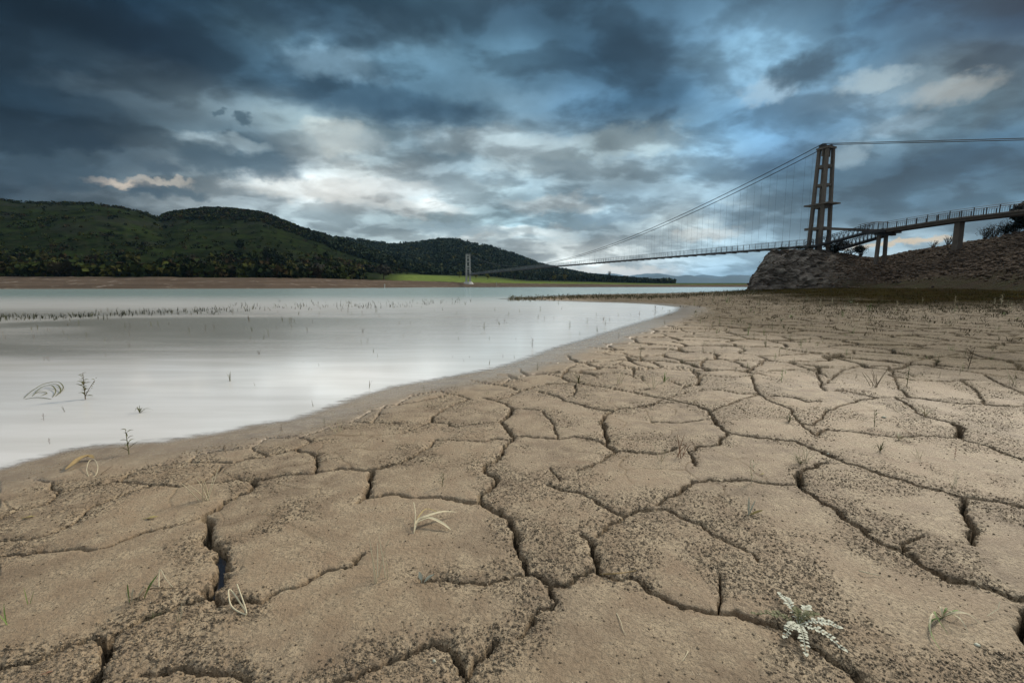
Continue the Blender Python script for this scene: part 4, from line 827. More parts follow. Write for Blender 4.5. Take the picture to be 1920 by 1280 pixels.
tree('bushy_tree', 722, 262, 10.5, 11, (.040, .036, .026), 'big brownish bushy tree at the left end of the bright green meadow', 'tree')
for i, (px, t, h, w) in enumerate([(862, (.10, .10, .012), 6, 5), (893, (.13, .11, .014), 5, 4.5), (915, (.12, .12, .014), 5.5, 5), (1040, (.12, .10, .014), 6.5, 5), (1058, (.14, .11, .016), 8, 4.5)]):
    tree('yellow_tree', px, 395 if px < 1000 else 420, h, w, t, ['yellow autumn tree just left of the far tower', 'yellow autumn tree just right of the far tower', 'yellow bush like tree right of the far tower, second one along the hedge', 'smaller yellow tree of the far right pair under the bridge deck', 'brightest tallest yellow tree of the far right pair under the bridge deck'][i], 'tree', 'yellow autumn trees behind the meadow', k=260)
for i, (px, h, w) in enumerate([(965, 11, 10), (988, 9, 8), (1012, 8, 8), (1030, 10, 9), (1071, 9, 9), (1083, 8, 8), (1096, 9, 10)]):
    tree('dark_tree', px, 440 + 6 * (i % 3), h, w, (.018 + .006 * (i % 2), .027, .012), ['biggest dark tree, leftmost in the row behind the far meadow', 'second dark tree from the left in the row behind the far meadow', 'third dark tree from the left in the row behind the far meadow', 'dark tree just left of the yellow pair behind the far meadow', 'dark tree just right of the yellow pair behind the far meadow', 'second last dark tree in the row behind the far meadow', 'rightmost dark tree in the row behind the far meadow'][i], 'tree', 'dark trees in a row behind the far meadow', k=260)
tree('poplar', 1141, 640, 16, 5.5, (.045, .055, .022), 'tall narrow tree rising alone above the low wood right of the bridge', 'tree', k=260)
for px, w in ((1120, 20), (1150, 22), (1168, 20), (1186, 16)):
    tree('wood_clump', px, 700, 9, w, (.022, .032, .018), '%s dark clump of trees at the thin end of the far shore' % {1120: 'leftmost', 1150: 'second', 1168: 'third', 1186: 'last'}[px], 'trees', 'dark tree clumps at the end of the far shore', k=320)
# posts on the far shore
for px, Y, l in ((723, 215, 'pale upright post on the far beach left of the bright meadow'), (931, 318, 'pale upright post on the far beach just right of the far tower')):
    b = Vector(((px - 960) / FPX * Y, Y, float(far_h(np.array([float(px)]), np.array([float(Y)]))[0]))); m = MB(); m.bar((0, 0, -.2), (0, 0, 2.2), .35, .35, .28, .28); m.box((0, 0, 2.24), (.45, .45, .08))
    e = m.build('post', M_concrete_far, label=l, cat='post'); e.location = b

# bushes on the near hill
def hill_at(px, t): return hill_z(px, t)
def bush(px, t, h, w, tint, label, k=700, group=None, seed=0, twigs=14, name='bush'):
    b = hill_at(px, t); e = empty(name, b, label=label, cat='bush', group=group); r_ = random.Random(seed + int(px)); m = MB()
    for i in range(twigs):
        a = r_.uniform(0, 6.28); tip = Vector((math.cos(a) * w * r_.uniform(.2, .55), math.sin(a) * w * r_.uniform(.2, .55), h * r_.uniform(.5, 1.15))); m.tube(curve((r_.uniform(-.2, .2) * w * .4, r_.uniform(-.2, .2) * w * .4, -.2), tip, h * .06, 5), [.035, .028, .02, .014, .007], 4)
        for q in range(3):
            s_ = tip * r_.uniform(.6, .95); m.tube([s_, s_ + Vector((r_.uniform(-.4, .4), r_.uniform(-.4, .4), r_.uniform(.1, .45))) * h * .35], [.012, .005], 3)
    m.build('twigs', M_bark, e)
    if k:
        cs = [(r_.uniform(-.32, .32) * w, r_.uniform(-.32, .32) * w, h * r_.uniform(.15, .6)) for _ in range(7)]; V, Fq, T = leafy(cs, [min(w, h) * r_.uniform(.22, .38) for _ in cs], [tint] * 7, k // 7, .13, .8, seed + int(px))
        mesh_np('crown', V, Fq, M_leaf, e, attrs={'tint': ('FLOAT_COLOR', T)})
    return e
bush(1560, .90, 2.6, 5.0, (.010, .012, .006), 'dark dense bush at the foot of the near tower', 1500)
bush(1588, .93, 2.2, 4.6, (.013, .014, .007), 'dark bush just right of the tower foot bush, under the gangways', 1300)
bush(1604, 1.0, 2.3, 2.6, (.03, .028, .015), 'thin twiggy bush at the right end of the turf by the near tower', 160, twigs=26)
bush(1462, .93, 1.0, 3.6, (.022, .024, .010), 'low dark scrub crowning the left end of the rock', 900)
bush(1498, .95, 1.1, 3.4, (.020, .024, .010), 'low green scrub on the rock top under the bridge deck', 900)
for px, h, w, k in ((1736, 1.0, 1.5, 60), (1764, 1.4, 1.6, 90), (1778, 1.7, 1.6, 100), (1830, 1.9, 2.2, 150), (1848, 2.2, 2.4, 200), (1866, 1.9, 2.2, 260)):
    bush(px, 1.0, h, w, (.035, .03, .018), {1736: 'lone tiny dry shrub on the skyline between the twin piers and the wide pier', 1764: 'dry shrub touching the left side of the wide pier', 1778: 'taller dry shrub half hidden behind the wide pier', 1830: 'dry shrub just right of the wide pier', 1848: 'tallest dry shrub halfway between the wide pier and the dark tree', 1866: 'dry shrub nearest the dark tree under the ramp'}[px], k, 'dry shrubs along the slope skyline', twigs=22, name='dry_shrub')
tb = hill_at(1905, .99)
tree('dark_tree', 1908, 0, 5.0, 4.6, (.008, .010, .006), 'dark leafy tree swallowing the far end of the ramp at the right edge', 'tree', base=tb - Vector((0, 0, 1.0)), k=2600, lobes=8, seed=5, flat=1.1)
bush(1885, .98, 2.2, 3.2, (.009, .011, .006), 'black low bush left of the dark tree at the right edge', 1000)
bush(1935, .95, 3.6, 4.2, (.009, .011, .006), 'black bush below the dark tree cut by the right edge', 1400)

# ------------------------------------------------------------------ ground cover nobody could count
def blades(P, Hh, seed, w=.03, lean=.35):
    r_ = np.random.default_rng(seed); n = len(P); a = r_.uniform(0, 6.28, n); d = np.stack([np.cos(a), np.sin(a), 0 * a], 1); l = r_.normal(size=(n, 3)) * [lean, lean, 0]; Hh = Hh[:, None]
    W_ = (np.full(n, w) * r_.uniform(.6, 1.4, n))[:, None]; up = np.array([0, 0, 1.])
    p0 = P - d * W_ / 2 - up * .02; p1 = P + d * W_ / 2 - up * .02; m_ = P + (up * .55 + l * .3) * Hh; p2 = m_ + d * W_ * .4; p3 = m_ - d * W_ * .4; p4 = P + (up + l) * Hh
    V = np.stack([p0, p1, p2, p3, p4], 1).reshape(-1, 3); b = 5 * np.arange(n)[:, None]
    return V, np.concatenate([b + [0, 1, 2], b + [0, 2, 3], b + [3, 2, 4]])
def tinted(n, cols, seed, per):
    r_ = np.random.default_rng(seed); c = np.array(cols)[r_.integers(0, len(cols), n)] * r_.uniform(.7, 1.3, (n, 1)); return np.concatenate([np.repeat(c, per, 0), np.ones((n * per, 1))], 1)
def gpt(px, py): 
    x, y, z = ray(px, py); t = -1 / z; return x * t, y * t
def scatter_band(name, label, pts, dens, hpx, seed, cols, w=.9, tuft=5, spread=4, lean=.3, cat='grass', jit=3):
    r_ = np.random.default_rng(seed); P, H_, W_ = [], [], []
    for (x0, y0), (x1, y1) in zip(pts[:-1], pts[1:]):
        for _ in range(int(abs(x1 - x0) * dens)):
            t = r_.uniform(); px = x0 + (x1 - x0) * t; py = y0 + (y1 - y0) * t + r_.normal() * jit; py = max(py, 541)
            X0, Y0 = gpt(px, py); mp = math.hypot(X0, Y0, ) / FPX; z = max(mud_z(X0, Y0), 0) if Y0 < 95 else 0
            for _ in range(tuft): P.append((X0 + r_.normal() * spread * mp, Y0 + r_.normal() * spread * mp, z)); H_.append(hpx * mp * r_.uniform(.4, 1.2)); W_.append(mp)
    P = np.array(P); V, Ft_ = blades(P, np.array(H_), seed, w=w * float(np.mean(W_)), lean=lean)
    return mesh_np(name, V, Ft_, M_leaf, kind='stuff', label=label, cat=cat, attrs={'tint': ('FLOAT_COLOR', tinted(len(P), cols, seed, 5))})
scatter_band('reed_stubble', 'dark line of reed stubble standing in the shallow water at the left', [(-300, 603), (0, 597), (120, 595), (250, 588), (390, 583)], .5, 6.0, 21, [(.03, .035, .022), (.05, .05, .03), (.02, .026, .018)], w=.8, tuft=2, jit=2.5, spread=7)
scatter_band('thin_reed_stubble', 'thin pale reed stubble scattered in the middle of the shallow water', [(390, 583), (520, 577), (700, 574), (880, 567)], .30, 7, 22, [(.07, .07, .05), (.10, .10, .07)], w=.8, tuft=2, jit=4)
scatter_band('marsh_grass', 'brown marsh grass fringing the low mud spit', [(955, 561.5), (1010, 560), (1100, 557), (1240, 557), (1330, 553), (1420, 551)], 2.8, 4.0, 23, [(.10, .085, .045), (.13, .11, .065), (.06, .06, .028)], w=.8, tuft=3, jit=2.2)
rg = np.random.default_rng(31); n = 22000; gy_ = 8 + 67 * rg.uniform(0, 1, n) ** 1.4; gx_ = gy_ * rg.uniform(.05, 1.45, n); vv = sstep(gx_ - .30 * gy_ + 2.2 * fbm(gx_ * .5, gy_ * .5, 191, 3), 0.0, 12.0) * sstep(gy_, 7, 22) * (.25 + sstep(fbm(gx_ * .9, gy_ * .9, 601, 3), -.1, .25))
okk = rg.uniform(0, 1, n) < vv * .9; gx_, gy_ = gx_[okk], gy_[okk]; P = []; 
for a, b in zip(gx_, gy_):
    z = mud_z(a, b)
    for _ in range(7): P.append((a + rg.normal() * .05 * (1 + b * .04), b + rg.normal() * .05 * (1 + b * .04), z))
P = np.array(P); V, Ft_ = blades(P, rg.uniform(.02, .09, len(P)) * (1 + P[:, 1] * .02), 32, w=.012, lean=.8); V[:, :] = V
mesh_np('low_weeds', V, Ft_, M_leaf, kind='stuff', label='dark low weeds spreading over the mud towards the right slope', cat='weeds', attrs={'tint': ('FLOAT_COLOR', tinted(len(P), [(.030, .032, .008), (.018, .024, .006), (.040, .032, .012), (.030, .019, .008)], 33, 5))})

# ------------------------------------------------------------------ single plants
def sprout_mesh(kind, seed, m_):
    r_ = random.Random(seed); m = MB()
    if kind == 'reed':
        for i in range(r_.randint(2, 4)):
            a = r_.uniform(0, 6.28); l = r_.uniform(.08, .35); h = r_.uniform(.55, 1.0); b = Vector((r_.uniform(-.06, .06), r_.uniform(-.06, .06), -.08))
            m.blade(curve(b, b + Vector((math.cos(a) * l, math.sin(a) * l, h + .08)), .04, 5, r_.uniform(-.1, .1)), [.034, .042, .038, .026, .006], .3)
    elif kind == 'weed':
        m.tube(curve((0, 0, -.08), (r_.uniform(-.15, .15), 0, 1.0), 0, 6, r_.uniform(-.08, .08)), [.018, .016, .015, .013, .011, .006], 5)
        for i in range(11):
            z = .12 + .8 * i / 10; a = i * 2.4; l = .30 * (1.15 - z * .6) * r_.uniform(.6, 1.2); m.blade(curve((0, 0, z), (math.cos(a) * l, math.sin(a) * l, z + l * r_.uniform(.1, .8)), .04, 5), [.015, .045, .06, .04, .01], .4)
    elif kind == 'straw':
        for i in range(r_.randint(5, 9)):
            a = r_.uniform(0, 6.28); l = r_.uniform(.05, .55); b = Vector((r_.uniform(-.15, .15), r_.uniform(-.15, .15), -.06)); m.tube(curve(b, b + Vector((math.cos(a) * l, math.sin(a) * l, r_.uniform(.5, 1.0))), .05, 6, r_.uniform(-.15, .15)), [.012, .011, .010, .009, .008, .004], 4)
    elif kind == 'tuft':
        for i in range(12):
            a = r_.uniform(0, 6.28); l = r_.uniform(.3, 1.1); m.blade(curve((0, 0, -.04), (math.cos(a) * l, math.sin(a) * l, r_.uniform(.05, .7)), r_.uniform(.1, .35), 6), [.035, .05, .05, .04, .03, .008], .3)
    return m
PROT = {}
def proto(kind, v, mt):
    key = (kind, v, mt.name)
    if key not in PROT:
        m = sprout_mesh(kind, v * 13 + 5, mt); me = bpy.data.meshes.new(kind + '_sprout'); me.from_pydata([tuple(q) for q in m.v], [], m.f); me.update(); me.materials.append(mt); PROT[key] = me
    return PROT[key]
def place(name, kind, v, mt, px, py, hp_, label, cat, group=None, rz=None, wet=False, lean=0.0):
    p = G(px, py) if wet else on_mud(px, py); o = bpy.data.objects.new(name, proto(kind, v, mt)); col.objects.link(o); s = hp_ * mpp(px, py)
    o.location = p; o.scale = (s, s, s); o.rotation_euler = (lean, 0, random.uniform(0, 6.28) if rz is None else rz); return tag(o, label, cat, group)
WP = [(680,623,14,1),(707,586,7,0),(737,578,8,1),(830,582,7,1),(873,602,9,1),(954,593,8,0),(1021,600,7,0),(1101,607,10,0),(1120,622,13,1),(1053,580,8,1),(1047,572,8,0),(1118,592,9,1),(1142,602,8,1),(1160,592,8,1),(1183,592,8,1),(1199,593,9,0),(1242,580,8,1),
      (1088,628,8,1),(967,637,5,1),(849,670,5,1),(880,670,4,1),(943,671,6,0),(965,672,8,1),(917,684,11,1),(870,678,8,1),(700,660,8,1),(708,670,6,0),(8,635,13,1),(119,626,7,0),(197,668,8,1),(402,618,8,0),(355,624,8,0),(233,615,12,1),(245,612,10,1),
      (297,611,8,0),(283,610,9,1),(317,609,8,1),(148,610,9,0),(70,618,10,1),(88,620,8,1),(472,620,10,1),(462,618,8,1),(585,606,10,1),(552,604,6,1),(502,601,7,1),(467,601,12,1),(569,680,4,1),(598,686,7,1),(640,583,8,1),(660,590,7,1),(560,590,8,1),(600,580,8,1),(790,577,7,1),(760,590,6,1)]
rw = random.Random(91)
for i in range(70):
    py_ = 584 + 62 * rw.random() ** 1.4; px_ = rw.uniform(0, 1180 - (py_ - 584) * 1.5); WP.append((px_, py_, rw.uniform(4, 10), rw.randint(0, 1)))
for i, (px, py, h, k) in enumerate(WP):
    place('water_sprout', 'reed' if k else 'weed', i % 5, M_olive if i % 3 else M_brown, px, py, h * 1.15, 'small thin sprout standing out of the shallow lake water', 'sprout', 'small sprouts standing in the shallow water', wet=True)
rr = random.Random(55)
for i in range(190):
    py = 566 + 150 * rr.random() ** 1.5; px = rr.uniform(1150 + (py - 566) * .2, 1915)
    if py < 640 and px < 1300: px += 150
    if py > 640 and px < 1290 - (py - 640) * 1.0: px += 260
    if px > 1915: continue
    k = rr.choice(['reed', 'weed', 'weed', 'straw', 'straw', 'tuft']); mt = rr.choice([M_olive, M_brown, M_straw, M_olive, M_green])
    place('mud_sprout', k, i % 5, mt, px, py, rr.uniform(7, 17) * (.7 if k == 'tuft' else 1), 'small weed sprout among many on the cracked mud of the middle distance', 'sprout', 'weed sprouts scattered over the farther cracked mud')
LIST = [
 ('reed_sprout','reed',1,M_olive,693,727,27,'green three bladed reed standing in the water just off the muddy edge',1),
 ('reed_sprout','weed',2,M_brown,998,652,20,'dark single stalk standing in the bright water left of the mud point',1),
 ('weed_sprout','weed',0,M_olive,908,620,17,'leafy weed tuft in the open water left of the dark stalk',1),
 ('dark_sprout','weed',3,M_brown,932,605,10,'tiny black clump sticking out of the water between two pale weeds',1),
 ('weed_sprout','weed',1,M_olive,1068,618,17,'wide leafy weed in the water near the mud point',1),
 ('weed_sprout','weed',4,M_brown,1228,591,20,'bushy dark weed in the last corner of bright water',1),
 ('weed_sprout','weed',3,M_brown,1160,634,13,'dark leafy weed right on the waterline of the mud point',1),
 ('reed_sprout','reed',3,M_olive,1247,608,14,'upright twin blades at the waterline near the inlet end',1),
 ('reed_sprout','reed',2,M_olive,1006,694,20,'dark bent sprout at the water edge where the first small plates begin',0),
 ('reed_sprout','reed',0,M_olive,432,714,26,'tall thin blade with a side leaf standing in pale water',1),
 ('reed_sprout','reed',4,M_olive,478,723,12,'short forked blade in pale water right of the tall thin one',1),
 ('reed_sprout','reed',2,M_olive,588,762,18,'two curved blades mirrored in the water close to the mud',1),
 ('reed_sprout','reed',1,M_brown,83,676,14,'short dark stub, left one of two in the murky band of water',1),
 ('reed_sprout','reed',3,M_brown,93,677,18,'taller dark stub, right one of two in the murky band of water',1),
 ('weed_sprout','weed',2,M_brown,243,651,10,'low dark weed clump in murky water above the pale patch',1),
 ('reed_sprout','reed',0,M_brown,486,664,17,'thin bent blade in the murky streak of water',1),
 ('dark_sprout','weed',3,M_brown,82,788,15,'dark small clump in the water below the curled reed',1),
 ('reed_sprout','reed',4,M_olive,121,772,20,'thin crooked stalk in the water right of the curled reed',1),
 ('grass_sprout','tuft',2,M_olive,262,774,22,'pale comb shaped grass lying in the water',1),
 ('dark_sprout','weed',1,M_brown,93,832,12,'dark leaf clump in the water near the left shore',1),
 ('dark_stub','reed',3,M_brown,115,851,13,'single black stub in the water just off the left shore',1),
 ('weed_sprout','weed',0,M_olive,242,851,54,'tall leafy weed with a long thin tip at the waterline',0),
 ('dark_stub','reed',1,M_brown,370,848,14,'short dark twin stub at the waterline right of the tall weed',0),
 ('dry_sprout','straw',2,M_brown,530,807,18,'thin twig sprout on the wet mud slope near the shore',0),
 ('weed_sprout','weed',1,M_olive,608,795,13,'low spreading weed where the wet mud meets the first crack',0),
 ('dry_sprout','straw',0,M_straw,634,810,34,'tall straw stalk rising from wet mud near the shore',0),
 ('dark_stub','reed',3,M_brown,108,912,14,'tiny dark stub on the wet mud at the left',0),
 ('dark_stub','weed',2,M_brown,158,918,14,'dark tiny weed stub below the ring of straw',0),
 ('dry_sprout','straw',3,M_straw,385,935,70,'tall pale straw stalks leaning over the thin crack at the left',0),
 ('dry_sprout','straw',1,M_straw,712,1090,96,'tall tangle of thin dry stalks in the crack end at the middle',0),
 ('reed_sprout','reed',3,M_brown,279,875,20,'dark single stub beside the fallen twig near the shore',0),
 ('green_sprout','reed',2,M_green,52,1133,36,'small green leaf on a bent stem at the left foreground',0),
 ('green_sprout','reed',1,M_green,10,1172,58,'green leaf pair cut by the left edge of the picture',0),
 ('dark_stub','reed',4,M_brown,198,1131,17,'short brown stub alone on the foreground plate at the left',0),
 ('dry_sprout','reed',0,M_straw,336,1164,44,'straight straw blade rising from the lip of the wide crack',0),
 ('green_sprout','tuft',3,M_olive,286,1162,22,'little pale green rosette sprig on the crack lip',0),
 ('dark_stub','reed',1,M_brown,757,1178,22,'thin leaning dark stalk on the bottom middle plate',0),
 ('green_sprout','weed',4,M_olive,829,912,30,'slim green sprout alone on the middle plate',0),
 ('dry_sprout','straw',4,M_straw,1236,862,44,'pale upright stalks on the crack south of the round plate',0),
 ('dry_sprout','straw',2,M_red,1270,855,60,'reddish clump of dry stems at the end of the round plate crack',0),
 ('green_sprout','weed',2,M_straw,1410,905,48,'pale dried weed with a big papery leaf above two white leaves',0),
 ('green_sprout','tuft',1,M_olive,1500,870,26,'grey green tuft beside the wide crack corner',0),
 ('dry_sprout','straw',0,M_straw,1505,865,40,'thin stalk pair next to the wide crack corner',0),
 ('green_sprout','weed',1,M_olive,1640,800,34,'dark leafy weed beside a white pebble on the right plates',0),
 ('green_sprout','weed',3,M_olive,1700,725,40,'tall branching weed standing in the crack on the right',0),
 ('dry_sprout','straw',3,M_brown,1640,725,44,'single straight dark stalk left of the branching weed',0),
 ('green_sprout','tuft',0,M_straw,1735,780,26,'dry straw tuft above the long horizontal crack at the right',0),
 ('green_sprout','tuft',2,M_straw,1685,825,24,'straw tuft sitting in the long crack at the right',0),
 ('green_sprout','tuft',4,M_olive,1650,845,26,'green grass clump below the long crack at the right',0),
 ('green_sprout','weed',0,M_red,1790,858,20,'small rusty red weed on the smooth right plate',0),
 ('dry_sprout','straw',1,M_straw,1725,860,26,'tangled dry stems left of the rusty red weed',0),
 ('green_sprout','weed',4,M_brown,1815,690,44,'dark tall weed near the right edge behind the plates',0),
 ('dry_sprout','straw',2,M_straw,1905,720,44,'pale lone stalk close to the right edge',0),
 ('dry_sprout','straw',4,M_straw,1790,915,40,'dry stem with pale tip on the smooth right plate',0),
 ('green_sprout','tuft',3,M_olive,1085,718,30,'yellow green grass tuft at the crack junction below the shore',0),
 ('green_sprout','weed',2,M_olive,1200,668,22,'dark green weed in a crack behind the small round plates',0),
 ('green_sprout','tuft',1,M_green,1245,716,24,'bright green tuft on the crack left of the big plate row',0),
 ('dry_sprout','straw',3,M_straw,1160,720,34,'pale thin stalk standing on a far middle plate',0),
 ('dry_sprout','straw',0,M_straw,1222,728,34,'pair of pale stalks next to the bright green tuft',0),
 ('green_sprout','tuft',2,M_olive,1480,790,26,'olive tuft on the crumbly patch in the middle right',0),
 ('green_sprout','weed',1,M_green,1465,715,22,'pale green weed on the far middle right plates',0),
 ('dry_sprout','straw',2,M_straw,912,740,18,'small forked straw at the first crack below the shore',0),
 ('weed_sprout','weed',3,M_olive,795,735,14,'low weed patch on the wet rim of the shore',0),
]
for nme, k, v, mt, px, py, h, l, wet in LIST:
    place(nme, k, v, mt, px, py, h * .92, l, 'sprout', wet=bool(wet), rz=(px * 7.7) % 6.28)

def px_curve(pts, lifts, base=None):            # path over the mud given by photo spots and heights above it in metres
    return [on_mud(a, b) + Vector((0, 0, h)) for (a, b), h in zip(pts, lifts)]
def smooth(P, n=4):
    out = []
    for i in range(len(P) - 1):
        p0, p1, p2, p3 = P[max(i - 1, 0)], P[i], P[i + 1], P[min(i + 2, len(P) - 1)]
        for k in range(n):
            t = k / n; out.append(.5 * ((2 * p1) + (p2 - p0) * t + (2 * p0 - 5 * p1 + 4 * p2 - p3) * t * t + (3 * p1 - p0 - 3 * p2 + p3) * t ** 3))
    return out + [P[-1]]
def shift(P, o): return [p - o for p in P]

# silvery rosette by the wide crack
c = on_mud(1497, 1174); ros = empty('leaf_rosette', c, label='silvery lobed leaf rosette flat on the mud beside the wide bottom right crack', cat='plant')
for (tx, ty), mt in zip([(1462, 1122), (1516, 1146), (1570, 1184), (1578, 1224), (1510, 1232), (1472, 1200), (1416, 1158), (1530, 1160), (1492, 1150)], [M_silver, M_silver, M_silver, M_silver, M_silver, M_silver, M_olive, M_olive, M_olive]):
    tip = on_mud(tx, ty) + Vector((0, 0, .012)) - c; P = smooth(curve((0, 0, .004), tip, .016, 5), 3); m = MB(); m.tube(P, [.0016] * (len(P) - 1) + [.0006], 4); L = tip.length; d = tip.normalized(); sd_ = d.cross(Vector((0, 0, 1)))
    for i in range(2, len(P), 1):
        for s_ in (-1, 1):
            q = .0125 * (.35 + .75 * math.sin(math.pi * min(1, i / len(P)))) * random.uniform(.75, 1.2); b = P[i]
            e_ = b + sd_ * s_ * q + d * q * random.uniform(.2, .7) + Vector((0, 0, random.uniform(-.001, .005))); m.blade(curve(b, e_, .002, 5), [.0015, q * .3, q * .62, q * .55, q * .1], .15)
    m.blade(curve(P[-1], P[-1] + d * .014, .002, 4), [.004, .011, .010, .002], .2); m.build('leaf', mt, ros)
# grass tuft at the right
c = on_mud(1767, 1158); tf = empty('grass_tuft', c, label='yellow green arching grass tuft flopping over the mud at the bottom right', cat='plant')
for tx, ty, lf, sd_ in [(1745, 1197, .03, .1), (1774, 1146, .02, .05), (1815, 1190, .028, -.06), (1847, 1184, .03, -.12), (1741, 1176, .02, .1), (1778, 1192, .03, .3), (1800, 1150, .02, .1), (1835, 1165, .02, .0), (1757, 1143, .02, 0), (1764, 1222, .01, .15), (1795, 1172, .035, .2)]:
    m = MB(); tip = on_mud(tx, ty) + Vector((0, 0, .004)) - c; m.blade(curve((0, 0, 0), tip, lf, 9, sd_), [.003, .0045, .005, .005, .0045, .004, .003, .002, .0008], .35); m.build('blade', M_straw if tx % 2 else M_green, tf)
m = MB(); m.tube(shift(px_curve([(1850, 1160), (1870, 1152), (1872, 1145)], [.01, .02, .03]), c), .0012, 4); m.build('dry_tip', M_straw, tf)
def loose(name, label, cat, pts, hs, wid, mt, tubeq=False, taper=True):
    P = smooth(px_curve(pts, hs), 4); o_ = P[0].copy(); P = shift(P, o_); m = MB()
    if tubeq: m.tube(P, [wid * (1 - .6 * i / len(P)) if taper else wid for i in range(len(P))], 6)
    else: m.blade(P, [wid * max(.08, math.sin(math.pi * (i + .5) / len(P)) ** .6) for i in range(len(P))], .35)
    e = m.build(name, mt, label=label, cat=cat); e.location = o_; return e
# dry yellowing plant on the middle plate
c = on_mud(776, 1000); e = empty('dried_plant', c, label='withered plant with two long pale leaves lying on the middle plate', cat='plant')
for pts, hs, w, mt, tb_ in [([(776, 1000), (784, 984), (800, 981), (830, 972), (858, 966)], [0, .02, .03, .03, .015], .016, M_straw, 0), ([(782, 988), (805, 984), (830, 990), (846, 996)], [.02, .03, .02, .006], .015, M_straw, 0), ([(776, 1000), (780, 984)], [0, .05], .002, M_straw, 1),
                            ([(782, 990), (800, 966), (825, 967)], [.04, .03, .012], .005, M_yellow, 0), ([(779, 992), (779, 975), (776, 962)], [.02, .04, .05], .002, M_straw, 1)]:
    P = shift(smooth(px_curve(pts, hs), 4), c); m = MB()
    m.tube(P, w, 5) if tb_ else m.blade(P, [w * max(.1, math.sin(math.pi * (i + .5) / len(P))) for i in range(len(P))], .4)
    m.build('stem' if tb_ else 'leaf', mt, e)
c = on_mud(792, 1099); e = empty('seedling', c, label='pale seedling with two oval leaves growing out of the thin crack', cat='plant')
for tx, h in ((-.006, .045), (.022, .036)):
    m = MB(); m.tube([(0, 0, -.005), (tx * .4, 0, h * .55)], [.0018, .0014], 5); m.build('stem', M_silver, e); m = MB(); m.blade(curve((tx * .4, 0, h * .5), (tx * 1.8, .004, h * 1.15), .002, 7), [.003, .009, .013, .013, .010, .006, .001], .25, side=(1, .2, -.2)); m.build('leaf', M_silver, e)
loose('bent_straw', 'white folded straw caught on the crack lip at the left', 'straw', [(462, 1150), (440, 1124), (430, 1122), (434, 1142), (456, 1152), (462, 1148), (446, 1114)], [.004, .02, .03, .012, .004, .006, .035], .0022, M_straw, True, False)
loose('dry_twig', 'brown dry twig lying across the crack right of the junction', 'twig', [(1126, 1078), (1150, 1081), (1172, 1078), (1193, 1075)], [.004, .012, .010, .012], .0028, M_wood, True)
loose('driftwood', 'split piece of yellow bark lying at the waterline on the left', 'driftwood', [(124, 884), (137, 878), (152, 868), (166, 862), (176, 863)], [.012, .02, .026, .024, .014], .036, M_wood)
loose('straw_ring', 'small ring of pale straw standing on the mud beside the bark piece', 'straw', [(166, 893), (163, 884), (168, 874), (178, 872), (184, 880), (181, 890), (174, 894)], [.0, .012, .03, .034, .02, .006, .0], .0016, M_straw, True, False)
loose('fallen_twig', 'thin forked twig on the mud right of the straw ring', 'twig', [(190, 890), (200, 884), (212, 877)], [.004, .01, .012], .002, M_brown, True)
loose('fallen_twig', 'pale forked twig resting on the big bottom right plate', 'twig', [(1610, 1073), (1624, 1078), (1638, 1079), (1652, 1082)], [.006, .01, .006, .006], .0022, M_straw, True)
loose('root', 'dark root trailing from the green seedlings at the left foreground', 'root', [(243, 1128), (262, 1122), (280, 1110), (305, 1106), (332, 1104)], [.003, .008, .012, .006, .004], .0022, M_brown, True)
loose('dry_stalk', 'thin bowed pale stalk standing by the trailing root', 'stalk', [(298, 1100), (301, 1082), (312, 1095), (324, 1102)], [.0, .03, .02, .004], .0016, M_straw, True)
loose('thread_root', 'thin curled white root on the bottom middle plate', 'root', [(1156, 1150), (1164, 1168), (1168, 1182), (1174, 1192)], [.002, .004, .003, .003], .0013, M_straw, True)
loose('thread_root', 'thin curled pale root at the far bottom of the right middle plate', 'root', [(1290, 1222), (1286, 1232), (1280, 1240)], [.002, .006, .003], .0014, M_straw, True)
for px, py, mt, l, w in ((55, 971, M_yellow, 'curled yellow leaf on the wet mud at the far left', .026), (86, 1010, M_red, 'small orange leaf below the yellow one at the left', .02), (90, 1264, M_red, 'reddish leaf scrap at the bottom left corner', .014), (285, 972, M_yellow, 'yellow green leaf sprig lying above the thin crack', .03), (1430, 890, M_yellow, 'yellow leaf scrap by the papery dried weed', .016)):
    p = on_mud(px, py); m = MB(); L = w * .7; m.blade(curve((-L, 0, .002), (L, w * .3, .007), .002, 8, .15), [w * .1, w * .35, w * .62, w * .5, w * .6, w * .35, w * .2, .001], .35); m.tube([(-L, 0, .004), (-L * 1.6, -w * .2, .002)], .0012, 4); o = m.build('fallen_leaf', mt, label=l, cat='leaf'); o.location = p
for px, py, tx, ty in ((1402, 962, 1403, 930), (1412, 940, 1418, 925)):
    pass
c = on_mud(1404, 965); e = empty('dried_plant', c, label='two upright white papery leaves with a yellow base on the right middle plate', cat='plant')
for dx, h, w in ((-.004, .085, .010), (.014, .07, .008), (.035, .025, .012)):
    m = MB(); m.blade(curve((0, 0, -.004), (dx * 1.6, -.005, h), .004, 8, .05), [w * .4, w * .6, w * .9, w, w * .9, w * .7, w * .5, .001], .3, side=(1, 0, 0)); m.build('leaf', M_silver if h > .03 else M_yellow, e)
c = on_mud(243, 1130); e = empty('seedling', c, label='cluster of green grass seedlings on the foreground plate at the left', cat='plant')
for dx, dy, h, w in ((0, 0, .065, .005), (.012, .0, .05, .006), (.03, .01, .05, .004), (.055, .02, .085, .006), (-.006, .0, .04, .004)):
    m = MB(); m.blade(curve((dx * .5, dy, -.004), (dx * 1.5 , dy, h), .004, 7, .15), [w * .4, w * .5, w * .7, w, w, w * .7, .0008], .3, side=(1, 0, 0)); m.build('blade', M_green if h > .05 else M_straw, e)
